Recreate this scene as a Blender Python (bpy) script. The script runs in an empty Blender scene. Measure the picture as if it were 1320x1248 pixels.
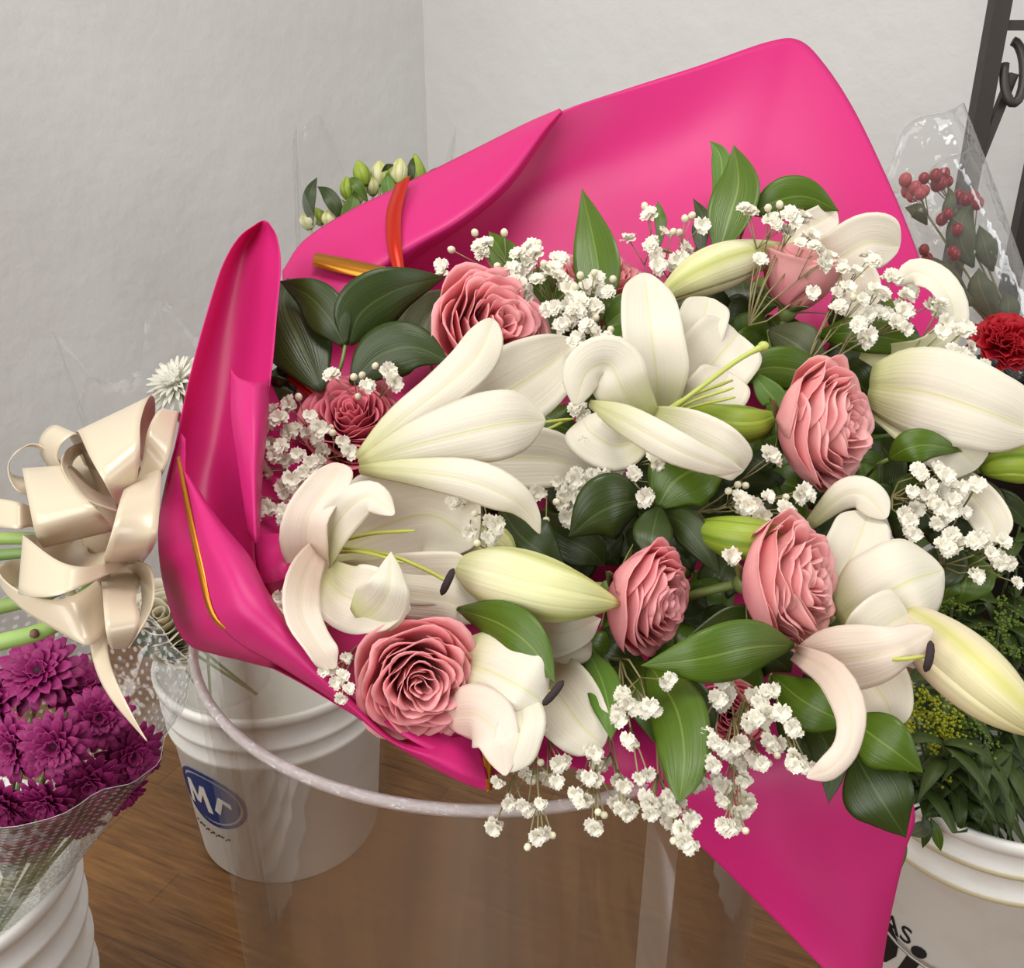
import bpy, math, random
from mathutils import Vector, Matrix
R = math.radians
C = bpy.context.scene.collection
sc = bpy.context.scene

# ------------------------------------------------------------------ camera, light, exposure
F = 1250.0; PITCH = R(24); CAMH = 1.05
cam_d = bpy.data.cameras.new('camera'); cam = bpy.data.objects.new('camera', cam_d); C.objects.link(cam)
cam.location = (0, 0, CAMH); cam.rotation_euler = (R(90) - PITCH, 0, 0)
cam_d.sensor_fit = 'HORIZONTAL'; cam_d.sensor_width = 36; cam_d.lens = F * 36 / 1320; cam_d.clip_start = .02
sc.camera = cam
w = bpy.data.worlds.new('world'); sc.world = w; w.use_nodes = True
w.node_tree.nodes['Background'].inputs[0].default_value = (1.0, .985, .965, 1)
w.node_tree.nodes['Background'].inputs[1].default_value = .25
def area(name, loc, target, size, sizey, power, col):
    l = bpy.data.lights.new(name, 'AREA'); l.shape = 'RECTANGLE'; l.size = size; l.size_y = sizey; l.energy = power; l.color = col
    o = bpy.data.objects.new(name, l); C.objects.link(o); o.location = loc
    o.rotation_euler = (Vector(target) - Vector(loc)).to_track_quat('-Z', 'Y').to_euler()
area('shopfront_daylight', (-1.7, -1.3, 2.0), (.1, .8, .75), 3.0, 2.4, 80, (1, .985, .96))
area('ceiling_lamp', (.1, .35, 2.75), (.1, .75, .7), 1.0, 1.0, 26, (1, .96, .9))
area('door_daylight', (2.6, -.6, 1.6), (.3, .8, .8), 1.0, 1.6, 22, (.95, .98, 1))
sc.view_settings.view_transform = 'Standard'; sc.view_settings.look = 'None'
sc.view_settings.exposure = 0.08; sc.view_settings.gamma = 1; sc.view_settings.use_curve_mapping = False

# ------------------------------------------------------------------ helpers
SP, CP = math.sin(PITCH), math.cos(PITCH)
UP = Vector((0, SP, CP)); FW = Vector((0, CP, -SP)); RT = Vector((1, 0, 0)); CAM = Vector((0, 0, CAMH))
def P(px, py, d): return CAM + RT * ((px - 660) / F * d) + UP * ((624 - py) / F * d) + FW * d
def dbase(py): return .50 + (1015 - py) * .000341
def B(px, py, h): return P(px, py, dbase(py) - h)          # a point of the bouquet, h metres above its bed
def srgb(r, g, b):
    f = lambda c: (c / 255 / 12.92) if c / 255 <= .04045 else ((c / 255 + .055) / 1.055) ** 2.4
    return (f(r), f(g), f(b), 1)
def tag(o, label=None, cat=None, group=None, kind=None):
    if label: o['label'] = label
    if cat: o['category'] = cat
    if group: o['group'] = group
    if kind: o['kind'] = kind
    return o
def thing(name, label, cat, loc=(0, 0, 0), group=None):
    o = bpy.data.objects.new(name, None); C.objects.link(o); o.location = loc; o.empty_display_size = .01
    return tag(o, label, cat, group)
class MB:
    def __init__(s): s.v = []; s.f = []; s.uv = []
    def grid(s, rows, closeu=False, closev=False):
        n = len(s.v); nu = len(rows); nv = len(rows[0])
        for i, r in enumerate(rows):
            for j, p in enumerate(r): s.v.append(Vector(p)); s.uv.append((i / max(1, nu - 1), j / max(1, nv - 1)))
        for i in range(nu if closeu else nu - 1):
            for j in range(nv if closev else nv - 1):
                a = n + i * nv + j; b = n + i * nv + (j + 1) % nv; c = n + ((i + 1) % nu) * nv + (j + 1) % nv; d = n + ((i + 1) % nu) * nv + j
                s.f.append((a, b, c, d))
        return s
    def tube(s, pts, rad, n=6):
        pts = [Vector(p) for p in pts]; rows = []
        if not isinstance(rad, (list, tuple)): rad = [rad] * len(pts)
        t = (pts[1] - pts[0]).normalized(); a = t.orthogonal().normalized()
        for i, p in enumerate(pts):
            t = (pts[min(i + 1, len(pts) - 1)] - pts[max(i - 1, 0)]).normalized()
            a = (a - t * a.dot(t)).normalized(); b = t.cross(a)
            rows.append([p + (a * math.cos(k * 2 * math.pi / n) + b * math.sin(k * 2 * math.pi / n)) * rad[i] for k in range(n)])
        s.grid(rows, closev=True)
        m = len(s.v) - len(rows) * n
        s.f.append(tuple(m + k for k in range(n))[::-1]); s.f.append(tuple(len(s.v) - n + k for k in range(n)))
        return s
    def lathe(s, prof, c=(0, 0, 0), n=64):
        c = Vector(c)
        s.grid([[c + Vector((r * math.cos(k * 2 * math.pi / n), r * math.sin(k * 2 * math.pi / n), z)) for k in range(n)] for r, z in prof], closev=True); return s
    def ball(s, c, r, n=8, m=6, sq=(1, 1, 1)):
        c = Vector(c); s.grid([[c + Vector((r * sq[0] * math.sin(math.pi * (i + .02) / (m + .04)) * math.cos(k * 2 * math.pi / n), r * sq[1] * math.sin(math.pi * (i + .02) / (m + .04)) * math.sin(k * 2 * math.pi / n), r * sq[2] * math.cos(math.pi * i / m))) for k in range(n)] for i in range(m + 1)], closev=True); return s
    def box(s, a, b):
        n = len(s.v)
        for x in (a[0], b[0]):
            for y in (a[1], b[1]):
                for z in (a[2], b[2]): s.v.append(Vector((x, y, z))); s.uv.append((0, 0))
        s.f += [tuple(n + i for i in q) for q in ((0, 1, 3, 2), (4, 6, 7, 5), (0, 4, 5, 1), (2, 3, 7, 6), (0, 2, 6, 4), (1, 5, 7, 3))]; return s
    def mesh(s, name, mat, smooth=True, off=Vector((0, 0, 0))):
        m = bpy.data.meshes.new(name); m.from_pydata([tuple(v - off) for v in s.v], [], s.f)
        uv = m.uv_layers.new(name='UVMap')
        for l in m.loops: uv.data[l.index].uv = s.uv[l.vertex_index]
        if smooth: m.polygons.foreach_set('use_smooth', [True] * len(m.polygons))
        m.materials.append(mat); m.update(); return m
    def build(s, name, mat, parent=None, smooth=True, thick=0, sub=0):
        off = world_loc(parent) if parent else Vector((0, 0, 0))
        o = bpy.data.objects.new(name, s.mesh(name, mat, smooth, off)); C.objects.link(o)
        if parent: o.parent = parent
        if sub: q = o.modifiers.new('s', 'SUBSURF'); q.levels = q.render_levels = sub
        if thick: q = o.modifiers.new('t', 'SOLIDIFY'); q.thickness = thick; q.offset = 0
        return o
def world_loc(o):
    v = Vector(o.location)
    while o.parent: o = o.parent; v = v + Vector(o.location)
    return v
def cr(pts, n, ease=1):                                    # Catmull-Rom through tuples; ease > 1 packs the samples towards the end
    pts = [tuple(p) if isinstance(p, (list, tuple, Vector)) else (p,) for p in pts]; m = len(pts) - 1; out = []
    for k in range(n):
        t = (1 - (1 - k / (n - 1)) ** ease) * m; i = min(int(t), m - 1); f = t - i
        p1, p2 = pts[i], pts[i + 1]
        p0 = pts[i - 1] if i > 0 else tuple(2 * a - b for a, b in zip(p1, p2))
        p3 = pts[i + 2] if i + 2 <= m else tuple(2 * b - a for a, b in zip(p1, p2))
        out.append(tuple(.5 * (2 * b + (c - a) * f + (2 * a - 5 * b + 4 * c - d) * f * f + (3 * b - a - 3 * c + d) * f ** 3) for a, b, c, d in zip(p0, p1, p2, p3)))
    return out
def lin(v, n, ease=1):
    if not isinstance(v, (list, tuple)): return [v] * n
    return [max(0.0, x[0]) for x in cr(v, n, ease)]
def lerp(v, n):
    if not isinstance(v, (list, tuple)): return [v] * n
    return [x[0] for x in cr(v, n)]

# ------------------------------------------------------------------ materials
def mat(name, col, rough=.5, metal=0, spec=.5, trans=0, tcol=None, sheen=0, coat=0):
    m = bpy.data.materials.new(name); m.use_nodes = True; nt = m.node_tree; b = nt.nodes['Principled BSDF']
    b.inputs['Base Color'].default_value = col if len(col) == 4 else (*col, 1)
    b.inputs['Roughness'].default_value = rough; b.inputs['Metallic'].default_value = metal; b.inputs['Specular IOR Level'].default_value = spec
    b.inputs['Coat Weight'].default_value = coat
    if sheen: b.inputs['Sheen Weight'].default_value = sheen
    if trans:
        t = nt.nodes.new('ShaderNodeBsdfTranslucent'); t.inputs[0].default_value = tcol or col
        x = nt.nodes.new('ShaderNodeMixShader'); x.inputs[0].default_value = trans
        nt.links.new(b.outputs[0], x.inputs[1]); nt.links.new(t.outputs[0], x.inputs[2]); nt.links.new(x.outputs[0], nt.nodes['Material Output'].inputs[0])
        m['t'] = t.name
    return m
def N(m, t, **k):
    n = m.node_tree.nodes.new(t)
    for a, v in k.items(): setattr(n, a, v)
    return n
def setcol(m, sock):
    nt = m.node_tree; nt.links.new(sock, nt.nodes['Principled BSDF'].inputs['Base Color'])
    if 't' in m: nt.links.new(sock, nt.nodes[m['t']].inputs[0])
def ramp(m, sock, stops, interp='LINEAR'):
    r = N(m, 'ShaderNodeValToRGB'); r.color_ramp.interpolation = interp; e = r.color_ramp.elements
    while len(e) < len(stops): e.new(.5)
    for k, (p, c) in enumerate(stops): e[k].position = p; e[k].color = c
    m.node_tree.links.new(sock, r.inputs[0]); return r.outputs[0]
def mixc(m, fac, a, b, mode='MIX'):
    x = N(m, 'ShaderNodeMix', data_type='RGBA', blend_type=mode); L = m.node_tree.links
    for s, v in ((x.inputs[0], fac), (x.inputs[6], a), (x.inputs[7], b)):
        if isinstance(v, (int, float)): s.default_value = v
        elif isinstance(v, tuple): s.default_value = v
        else: L.new(v, s)
    return x.outputs[2]
def noise(m, scale, detail=3, coord='Object', stretch=None, rough=.5):
    tc = N(m, 'ShaderNodeTexCoord'); n = N(m, 'ShaderNodeTexNoise'); n.inputs['Scale'].default_value = scale; n.inputs['Detail'].default_value = detail; n.inputs['Roughness'].default_value = rough
    L = m.node_tree.links
    if stretch:
        mp = N(m, 'ShaderNodeMapping'); mp.inputs['Scale'].default_value = stretch; L.new(tc.outputs[coord], mp.inputs[0]); L.new(mp.outputs[0], n.inputs[0])
    else: L.new(tc.outputs[coord], n.inputs[0])
    return n.outputs[0]
def bump(m, sock, strength, dist=.01):
    b = N(m, 'ShaderNodeBump'); b.inputs['Strength'].default_value = strength; b.inputs['Distance'].default_value = dist
    m.node_tree.links.new(sock, b.inputs['Height']); m.node_tree.links.new(b.outputs[0], m.node_tree.nodes['Principled BSDF'].inputs['Normal'])
def uvnode(m):
    u = N(m, 'ShaderNodeUVMap', uv_map='UVMap'); s = N(m, 'ShaderNodeSeparateXYZ'); m.node_tree.links.new(u.outputs[0], s.inputs[0]); return u.outputs[0], s.outputs[0], s.outputs[1]
def petal_like(name, body, rib, base, rough, trans, vein=.25, ribw=.05, basew=.35, veinscale=26, spec=.4, tip=None, coat=0, ribfade=1.0):
    """petal or leaf: u runs from the base to the tip, v across"""
    m = mat(name, body, rough, spec=spec, trans=trans, coat=coat); uv, u, v = uvnode(m); L = m.node_tree.links
    c = ramp(m, u, [(0, base), (basew, body), (1, tip or body)])
    mp = N(m, 'ShaderNodeMapping'); mp.inputs['Scale'].default_value = (.9, veinscale, 1); L.new(uv, mp.inputs[0])
    n = N(m, 'ShaderNodeTexNoise'); n.inputs['Scale'].default_value = 1.2; n.inputs['Detail'].default_value = 2; L.new(mp.outputs[0], n.inputs[0])
    c = mixc(m, vein, c, ramp(m, n.outputs[0], [(.3, tuple(x * .62 for x in body[:3]) + (1,)), (.7, tuple(min(1, x * 1.15) for x in body[:3]) + (1,))]))
    d = N(m, 'ShaderNodeMath', operation='SUBTRACT'); d.inputs[1].default_value = .5; L.new(v, d.inputs[0])
    a = N(m, 'ShaderNodeMath', operation='ABSOLUTE'); L.new(d.outputs[0], a.inputs[0])
    f = ramp(m, a.outputs[0], [(0, (ribfade,) * 3 + (1,)), (ribw, (0, 0, 0, 1))])
    setcol(m, mixc(m, f, c, rib)); bump(m, n.outputs[0], .25, .0015)
    return m
LILY = petal_like('lily_petal', srgb(238, 232, 215), srgb(216, 218, 142), srgb(206, 210, 138), .5, .25, vein=.07, ribw=.035, basew=.25, veinscale=22, ribfade=.55)
LILYB = petal_like('lily_petal_blush', srgb(241, 227, 212), srgb(228, 218, 166), srgb(234, 206, 190), .5, .25, vein=.08, ribw=.035, basew=.3, veinscale=22, ribfade=.5)
BUD = petal_like('lily_bud_cream', srgb(233, 229, 190), srgb(176, 184, 80), srgb(176, 186, 92), .45, .15, vein=.25, ribw=.16, basew=.35, veinscale=14, tip=srgb(214, 216, 120), ribfade=.75)
BUDP = petal_like('lily_bud_blush', srgb(236, 222, 194), srgb(206, 206, 110), srgb(214, 196, 170), .45, .15, vein=.25, ribw=.16, basew=.2, veinscale=14, tip=srgb(222, 220, 140), ribfade=.8)
BUDG = petal_like('lily_bud_green', srgb(150, 172, 58), srgb(104, 136, 34), srgb(140, 164, 50), .42, .15, vein=.35, ribw=.1, veinscale=14, tip=srgb(176, 194, 80))
LEAF = petal_like('leaf_dark', srgb(52, 68, 22), srgb(80, 96, 46), srgb(48, 64, 22), .36, .12, vein=.5, ribw=.03, veinscale=30, spec=.5)
LEAFG = petal_like('leaf_green', srgb(82, 110, 24), srgb(120, 142, 58), srgb(74, 102, 24), .34, .16, vein=.45, ribw=.03, veinscale=30, spec=.5)
LEAFL = petal_like('leaf_light', srgb(92, 128, 46), srgb(140, 162, 80), srgb(92, 126, 44), .4, .2, vein=.35, ribw=.03, veinscale=24)
LEAFO = petal_like('leaf_olive', srgb(92, 98, 68), srgb(120, 124, 90), srgb(84, 92, 60), .5, .15, vein=.4, ribw=.03, veinscale=24)
def rosemat(name, a, b):
    m = mat(name, a, .6, spec=.2, trans=.32); uv, u, v = uvnode(m)
    setcol(m, mixc(m, .3, ramp(m, u, [(0, b), (.75, a), (1, tuple(min(1, x * 1.12) for x in a[:3]) + (1,))]), ramp(m, noise(m, 60, 2), [(.35, b), (.65, a)]))); return m
ROSE = rosemat('rose_pink', srgb(252, 186, 188), srgb(243, 136, 152))
ROSED = rosemat('rose_deep_pink', srgb(236, 140, 156), srgb(222, 100, 124))
ROSEP = rosemat('rose_pale_pink', srgb(253, 196, 194), srgb(245, 146, 160))
SEPAL = mat('sepal_green', srgb(118, 134, 72), .5, trans=.15); STEM = mat('stem_green', srgb(124, 142, 76), .5); STEMP = mat('stem_pale', srgb(150, 156, 104), .55)
FIL = mat('filament', srgb(196, 204, 96), .45, trans=.15); ANTH = mat('anther', srgb(48, 34, 36), .8); PIST = mat('pistil', srgb(182, 192, 96), .4)
WHITE = mat('baby_breath_white', srgb(240, 236, 222), .6, trans=.18); WHITEP = mat('baby_breath_cream', srgb(232, 226, 196), .6, trans=.1)
TWIG = mat('twig', srgb(140, 132, 88), .6)
def papermat(name, col, tr, rough=.42):
    m = mat(name, col, rough, spec=.4, trans=tr, tcol=srgb(236, 14, 62)); bump(m, noise(m, 14, 2), .06, .01); return m
PAPER = papermat('pink_paper', srgb(215, 44, 128), .26); PAPERF = PAPER
GOLD = mat('gold_border', srgb(196, 128, 40), .3, metal=.75); GOLD_REFL = mat('copper_red_border', srgb(196, 40, 18), .3, metal=.5)  # red base colour stands in for pink paper reflected in the gold border
SATIN = mat('satin_ribbon', srgb(226, 210, 182), .27, spec=.9, sheen=.2, trans=.1); SATIN.node_tree.nodes['Principled BSDF'].inputs['Anisotropic'].default_value = .5
def clear(name, tint, fac_edge, fac_face, gloss_rough, haze=0, hazecol=(1, 1, 1, 1), bumpn=None, bstr=.3, power=1.3):
    m = bpy.data.materials.new(name); m.use_nodes = True; nt = m.node_tree; nt.nodes.remove(nt.nodes['Principled BSDF']); L = nt.links
    t = N(m, 'ShaderNodeBsdfTransparent'); t.inputs[0].default_value = tint
    g = N(m, 'ShaderNodeBsdfGlossy'); g.inputs['Roughness'].default_value = gloss_rough
    lw = N(m, 'ShaderNodeLayerWeight'); lw.inputs[0].default_value = .5; pw = N(m, 'ShaderNodeMath', operation='POWER'); pw.inputs[1].default_value = power; L.new(lw.outputs['Facing'], pw.inputs[0])
    mr = N(m, 'ShaderNodeMapRange'); mr.inputs[3].default_value = fac_face; mr.inputs[4].default_value = fac_edge; L.new(pw.outputs[0], mr.inputs[0])
    x = N(m, 'ShaderNodeMixShader'); L.new(mr.outputs[0], x.inputs[0]); L.new(t.outputs[0], x.inputs[1]); L.new(g.outputs[0], x.inputs[2]); out = x.outputs[0]
    if bumpn:
        b = N(m, 'ShaderNodeBump'); b.inputs['Strength'].default_value = bstr; b.inputs['Distance'].default_value = .01; L.new(noise(m, bumpn, 3), b.inputs['Height']); L.new(b.outputs[0], g.inputs['Normal'])
    if haze:
        d = N(m, 'ShaderNodeBsdfDiffuse'); d.inputs[0].default_value = hazecol; y = N(m, 'ShaderNodeMixShader'); y.inputs[0].default_value = haze
        L.new(out, y.inputs[1]); L.new(d.outputs[0], y.inputs[2]); out = y.outputs[0]
    L.new(out, nt.nodes['Material Output'].inputs[0]); return m
ACRYL = clear('clear_acrylic', (.95, .94, .935, 1), .8, .003, .06, .014, srgb(225, 205, 180), power=5.5)
RIM = clear('acrylic_rim', (.95, .93, .93, 1), .6, .12, .1, .34, srgb(244, 236, 236), 160, .9); SEAM = clear('acrylic_seam', (.96, .94, .93, 1), .5, .03, .1, .10, srgb(235, 222, 205), power=4)
CELLO = clear('cellophane', (.98, .98, .98, 1), .3, .04, .1, .02, (1, 1, 1, 1), 22, .9); CELLOF = clear('thin_cellophane', (.985, .985, .985, 1), .14, .015, .15, .025, (1, 1, 1, 1), 22, .9)
BUCKET = mat('white_bucket_plastic', srgb(226, 222, 210), .45); setcol(BUCKET, mixc(BUCKET, .35, srgb(240, 239, 234), ramp(BUCKET, noise(BUCKET, 16, 5), [(.32, srgb(212, 204, 184)), (.5, srgb(240, 239, 235))])))
BAND = mat('bucket_band_tan', srgb(198, 186, 150), .5); INK = mat('black_print', srgb(26, 24, 26), .5); BLUE = mat('blue_print', srgb(24, 52, 118), .5); WPRINT = mat('white_print', srgb(232, 230, 224), .5)
BLACK = mat('black_plastic', srgb(22, 22, 24), .4); IRON = mat('dark_iron', srgb(62, 56, 52), .5, metal=.3); bump(IRON, noise(IRON, 60, 4), .2, .002)
# ------------------------------------------------------------------ setting
wallm = mat('plaster_wall', srgb(206, 204, 198), .75, spec=.3)
setcol(wallm, mixc(wallm, .5, srgb(206, 206, 204), ramp(wallm, noise(wallm, 2.2, 4), [(.3, srgb(194, 192, 188)), (.7, srgb(211, 211, 210))])))
_b = N(wallm, 'ShaderNodeMath', operation='ADD'); wallm.node_tree.links.new(noise(wallm, 24, 5), _b.inputs[0]); wallm.node_tree.links.new(noise(wallm, 5, 2), _b.inputs[1]); bump(wallm, _b.outputs[0], .22, .012)
floorm = mat('wood_laminate', srgb(120, 82, 44), .32)
def woodcol(m):
    L = m.node_tree.links; tc = N(m, 'ShaderNodeTexCoord'); mp = N(m, 'ShaderNodeMapping'); mp.inputs['Rotation'].default_value = (0, 0, R(24)); L.new(tc.outputs['Object'], mp.inputs[0])
    br = N(m, 'ShaderNodeTexBrick'); br.offset = .37; L.new(mp.outputs[0], br.inputs[0])
    br.inputs['Color1'].default_value = srgb(132, 92, 50); br.inputs['Color2'].default_value = srgb(92, 60, 30); br.inputs['Mortar'].default_value = srgb(62, 40, 22)
    br.inputs['Scale'].default_value = 1; br.inputs['Mortar Size'].default_value = .0012; br.inputs['Brick Width'].default_value = .42; br.inputs['Row Height'].default_value = .062; br.inputs['Bias'].default_value = -.1
    m2 = N(m, 'ShaderNodeMapping'); m2.inputs['Scale'].default_value = (5, 60, 1); L.new(mp.outputs[0], m2.inputs[0])
    n = N(m, 'ShaderNodeTexNoise'); n.inputs['Scale'].default_value = 2; n.inputs['Detail'].default_value = 6; n.inputs['Roughness'].default_value = .65; L.new(m2.outputs[0], n.inputs[0])
    setcol(m, mixc(m, .6, br.outputs[0], ramp(m, n.outputs[0], [(.3, srgb(70, 44, 22)), (.5, srgb(122, 84, 44)), (.72, srgb(158, 116, 68))])))
woodcol(floorm)
CX, CY = -.19, 2.3
def wall(name, dx, dy, length):
    nx, ny = -dy, dx
    if ny < 0: nx, ny = -nx, -ny                              # away from the camera
    q = [(CX - nx * 0, CY), (CX + dx * length, CY + dy * length), (CX + dx * length + nx * .12, CY + dy * length + ny * .12), (CX + nx * .12, CY + ny * .12)]
    m = MB()
    n = [Vector((x, y, z)) for z in (0, 2.9) for x, y in q]; m.v = n; m.uv = [(0, 0)] * 8
    m.f = [(0, 1, 2, 3), (7, 6, 5, 4)] + [(k, (k + 1) % 4, 4 + (k + 1) % 4, 4 + k) for k in range(4)]
    return tag(m.build(name, wallm, smooth=False), kind='structure')
wall('wall_left', -.643, -.766, 2.6); wall('wall_right', .766, -.643, 2.6)
tag(MB().box((-3, -1.5, -.05), (3, 3, 0)).build('floor', floorm, smooth=False), kind='structure')
# ------------------------------------------------------------------ builders for petals, leaves, flowers
PROF = [.22, .55, .85, 1, .95, .7, .06]
LPROF = [.08, .5, .82, .98, 1, .9, .66, .34, .03]
def strip_rows(spine, width, curl=.5, tilt=0, prof=PROF, nu=16, nv=9, ruf=.035, seed=0, pos=B, k=1.0):
    """rows of a curved blade: spine of (px,py,h), full width in px, curl = cross-section bend, tilt = turn about its own axis"""
    pts = [pos(*p) for p in cr(spine, nu, 1.5)]; ts = [1 - (1 - i / (nu - 1)) ** 1.5 for i in range(nu)]
    ws = [x * width * math.sqrt(max(.0004, 1 - max(0, (t - .86) / .14) ** 2)) for x, t in zip(lin(prof, nu, 1.5), ts)]; tl = lerp(tilt, nu); cu = lerp(curl, nu); rng = random.Random(seed); ph = rng.random() * 6; rows = []; sprev = None
    for i, p in enumerate(pts):
        t = (pts[min(i + 1, nu - 1)] - pts[max(i - 1, 0)]).normalized(); view = (CAM - p).normalized()
        s = t.cross(view)
        s = s.normalized() if s.length > .15 else (sprev or RT)
        if sprev is not None:
            if s.dot(sprev) < 0: s = -s
            s = (s * .6 + sprev * .4); s = (s - t * s.dot(t)).normalized()
        sprev = s
        n = s.cross(t)
        if i == 0: flip = 1 if n.dot(view) > 0 else -1
        n = n * flip
        a = R(tl[i]); s2 = s * math.cos(a) + n * math.sin(a); n2 = n * math.cos(a) - s * math.sin(a)
        hw = ws[i] / 2 / F * (p - CAM).dot(FW); c = cu[i]; row = []
        for j in range(nv):
            v = -1 + 2 * j / (nv - 1)
            if abs(c) > .02: x = math.sin(c * v) / c; z = (1 - math.cos(c * v)) / c
            else: x = v; z = 0
            z += ruf * math.sin(i / nu * 17 + ph + (2 if v > 0 else 0)) * v * v * min(1, i / nu * 2)
            z -= .06 * math.exp(-(v * 6) ** 2) * k
            row.append(p + s2 * hw * x + n2 * hw * z)
        rows.append(row)
    return rows
def blade(name, parent, material, spine, width, thick=.0007, **k):
    return MB().grid(strip_rows(spine, width, **k)).build(name, material, parent, thick=thick)
def camv(a): return (RT * a[0] + UP * a[1] - FW * a[2]).normalized()

def rose(px, py, h, rad, axis, label, seed=1, material=ROSE, layers=None, openness=1.0, stem=True, group='pink roses in the bouquet'):
    rng = random.Random(seed); c = B(px, py, h); d = (c - CAM).dot(FW); S = rad / F * d
    z = camv(axis); x = (z.orthogonal()).normalized(); y = z.cross(x)
    root = thing('rose', label, 'rose', c - z * S * .75, group)
    W = lambda r, th, hh: c + (x * math.cos(th) + y * math.sin(th)) * r * S + z * hh * S
    lay = layers or [(.10, 2, .42), (.17, 3, .45), (.26, 4, .46), (.36, 4, .45), (.46, 5, .43), (.56, 5, .39), (.66, 5, .33), (.76, 5, .25), (.87, 5, .14), (.98, 4, .02)]
    th0 = rng.random() * 6; nl = len(lay)
    for li, (rk, n, top) in enumerate(lay):
        th0 += 1.1
        for q in range(n):
            th = th0 + q * 2 * math.pi / n + rng.uniform(-.22, .22); al = (math.pi / n) * rng.uniform(1.25, 1.6) if n > 2 else 1.9
            rr = rk * rng.uniform(.94, 1.06) * openness; tp = top + rng.uniform(-.05, .05); k = li / (nl - 1); ph = rng.random() * 6; rows = []; nu, nv = 11, 13
            lip = (.03 + .13 * k) * rng.uniform(.6, 1.3); notch = rng.uniform(0, .06); amp = rng.uniform(.02, .06) + .025 * k
            for i in range(nu):
                t = i / (nu - 1); row = []
                for j in range(nv):
                    v = -1 + 2 * j / (nv - 1)
                    te = t * (1 - .26 * abs(v) ** 3 - notch * math.exp(-(v * 5) ** 2))
                    r = rr * (.22 + .78 * math.sin(min(te * 1.15, 1.15) * math.pi / 2 / 1.15 * 1.0) ** .75) * (1 - .05 * te * te)
                    if te > .7: r += lip * ((te - .7) / .3) ** 2
                    r += .05 * v * rk + amp * math.sin(4.2 * v + ph) * te * te + .02 * v * v * te
                    hh = -.72 + (tp + .72) * te
                    if te > .86: hh -= lip * .9 * ((te - .86) / .14) ** 2 * .5
                    hh += amp * .6 * math.sin(6 * v + ph * 2) * te
                    row.append(W(r, th + al * v * (.5 + .5 * min(1, te * 1.6)), hh))
                rows.append(row)
            MB().grid(rows).build('petal', material, root, thick=.0003)
    for q in range(5):
        th = q * 2 * math.pi / 5 + .3; rows = []
        for i in range(7):
            t = i / 6; wd = .2 * (1 - t) ** .7 * (.6 + t)
            rows.append([W(.12 + .62 * t - .05 * abs(v) + .1 * t * t, th + wd * v / (.25 + .5 * t), -.78 + .28 * t - .1 * t * t) for v in (-1, -.5, 0, .5, 1)])
        MB().grid(rows).build('sepal', SEPAL, root, thick=.0006)
    m = MB(); m.lathe([(0.001, -.98), (.1, -.97), (.17, -.86), (.19, -.76), (.1, -.7)], n=14)
    m.v = [c + x * v.x * S + y * v.y * S + z * v.z * S for v in m.v]; m.build('calyx', SEPAL, root)
    if stem:
        e = c - z * S * 1.9 - UP * .008
        MB().tube([c - z * S * .95, (c - z * S * 1.3 + e) / 2, e], .0028, 8).build('stem', STEM, root)
    return root

def lily(label, base, petals, stamens=(), pistil=None, group='white lilies in the bouquet'):
    """petals: (spine, width, kwargs); stamens: (spine, anther angle or None)"""
    root = thing('lily', label, 'lily', B(*base), group)
    for n, (sp, wd, kw) in enumerate(petals):
        kw = dict(kw); m = kw.pop('m', LILY); blade('petal', root, m, sp, wd, thick=.0009, seed=n + len(label), nu=22, nv=13, **kw)
    for sp, anth in stamens:
        pts = [B(*p) for p in cr(sp, 10)]; f = MB().tube(pts, [.0011] * 9 + [.0006], 6).build('stamen', FIL, root)
        if anth is not None:
            a = R(anth); dv = RT * math.cos(a) + UP * math.sin(a); e = pts[-1]
            q = MB().tube([e + dv * t * .0075 - FW * (.002 * (1 - t * t)) for t in (-1, -.8, -.4, 0, .4, .8, 1)], [.0006, .0017, .0021, .0021, .0021, .0017, .0006], 8).build('anther', ANTH, f); q['label'] = 'dark purple-brown anther'
    if pistil:
        pts = [B(*p) for p in cr(pistil, 12)]; MB().tube(pts, [.0016] * 10 + [.002, .0028], 8).ball(pts[-1], .0036, sq=(1, 1, .8)).build('pistil', PIST, root)
    return root

def lily_bud(label, spine, width, material=BUD, seed=0, pos=B, stem=None, group='lily buds in the bouquet', prof=(.34, .72, .95, 1, .88, .55, .1), name='lily_bud'):
    nu = 18; pts = [pos(*p) for p in cr(spine, nu)]; root = thing(name, label, 'lily bud', pts[0], group)
    ws = [x * width / 2 for x in lin(list(prof), nu)]
    for k in range(3):                                         # three outer tepals wrap the bud
        rows = []
        for i, p in enumerate(pts):
            t = (pts[min(i + 1, nu - 1)] - pts[max(i - 1, 0)]).normalized(); view = (CAM - p).normalized()
            s = t.cross(view).normalized(); n = s.cross(t); n = n if n.dot(view) > 0 else -n
            r = ws[i] / F * (p - CAM).dot(FW); row = []
            for j in range(11):
                v = -1 + j / 5; a = R(90 + 25 + seed * 40 + k * 120) + v * R(64); rr = r * (1 + .1 * math.cos(v * math.pi / 2) - .06 * math.exp(-(v * 5) ** 2) + .03 * (v > .8))
                row.append(p + (s * math.cos(a) + n * math.sin(a)) * rr)
            rows.append(row)
        MB().grid(rows).build('tepal', material, root, thick=.0008)
    t = (pts[0] - pts[1]).normalized()
    if stem: MB().tube([pts[0] + (pts[1] - pts[0]) * .3] + [q if isinstance(q, Vector) else pos(*q) for q in stem], .002, 8).build('stem', STEMP, root)
    else: MB().tube([pts[1], pts[0], pts[0] + t * .02, pts[0] + t * .03 - UP * .012], [.003, .0026, .0022, .002], 8).build('stem', STEMP, root)
    return root

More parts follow.
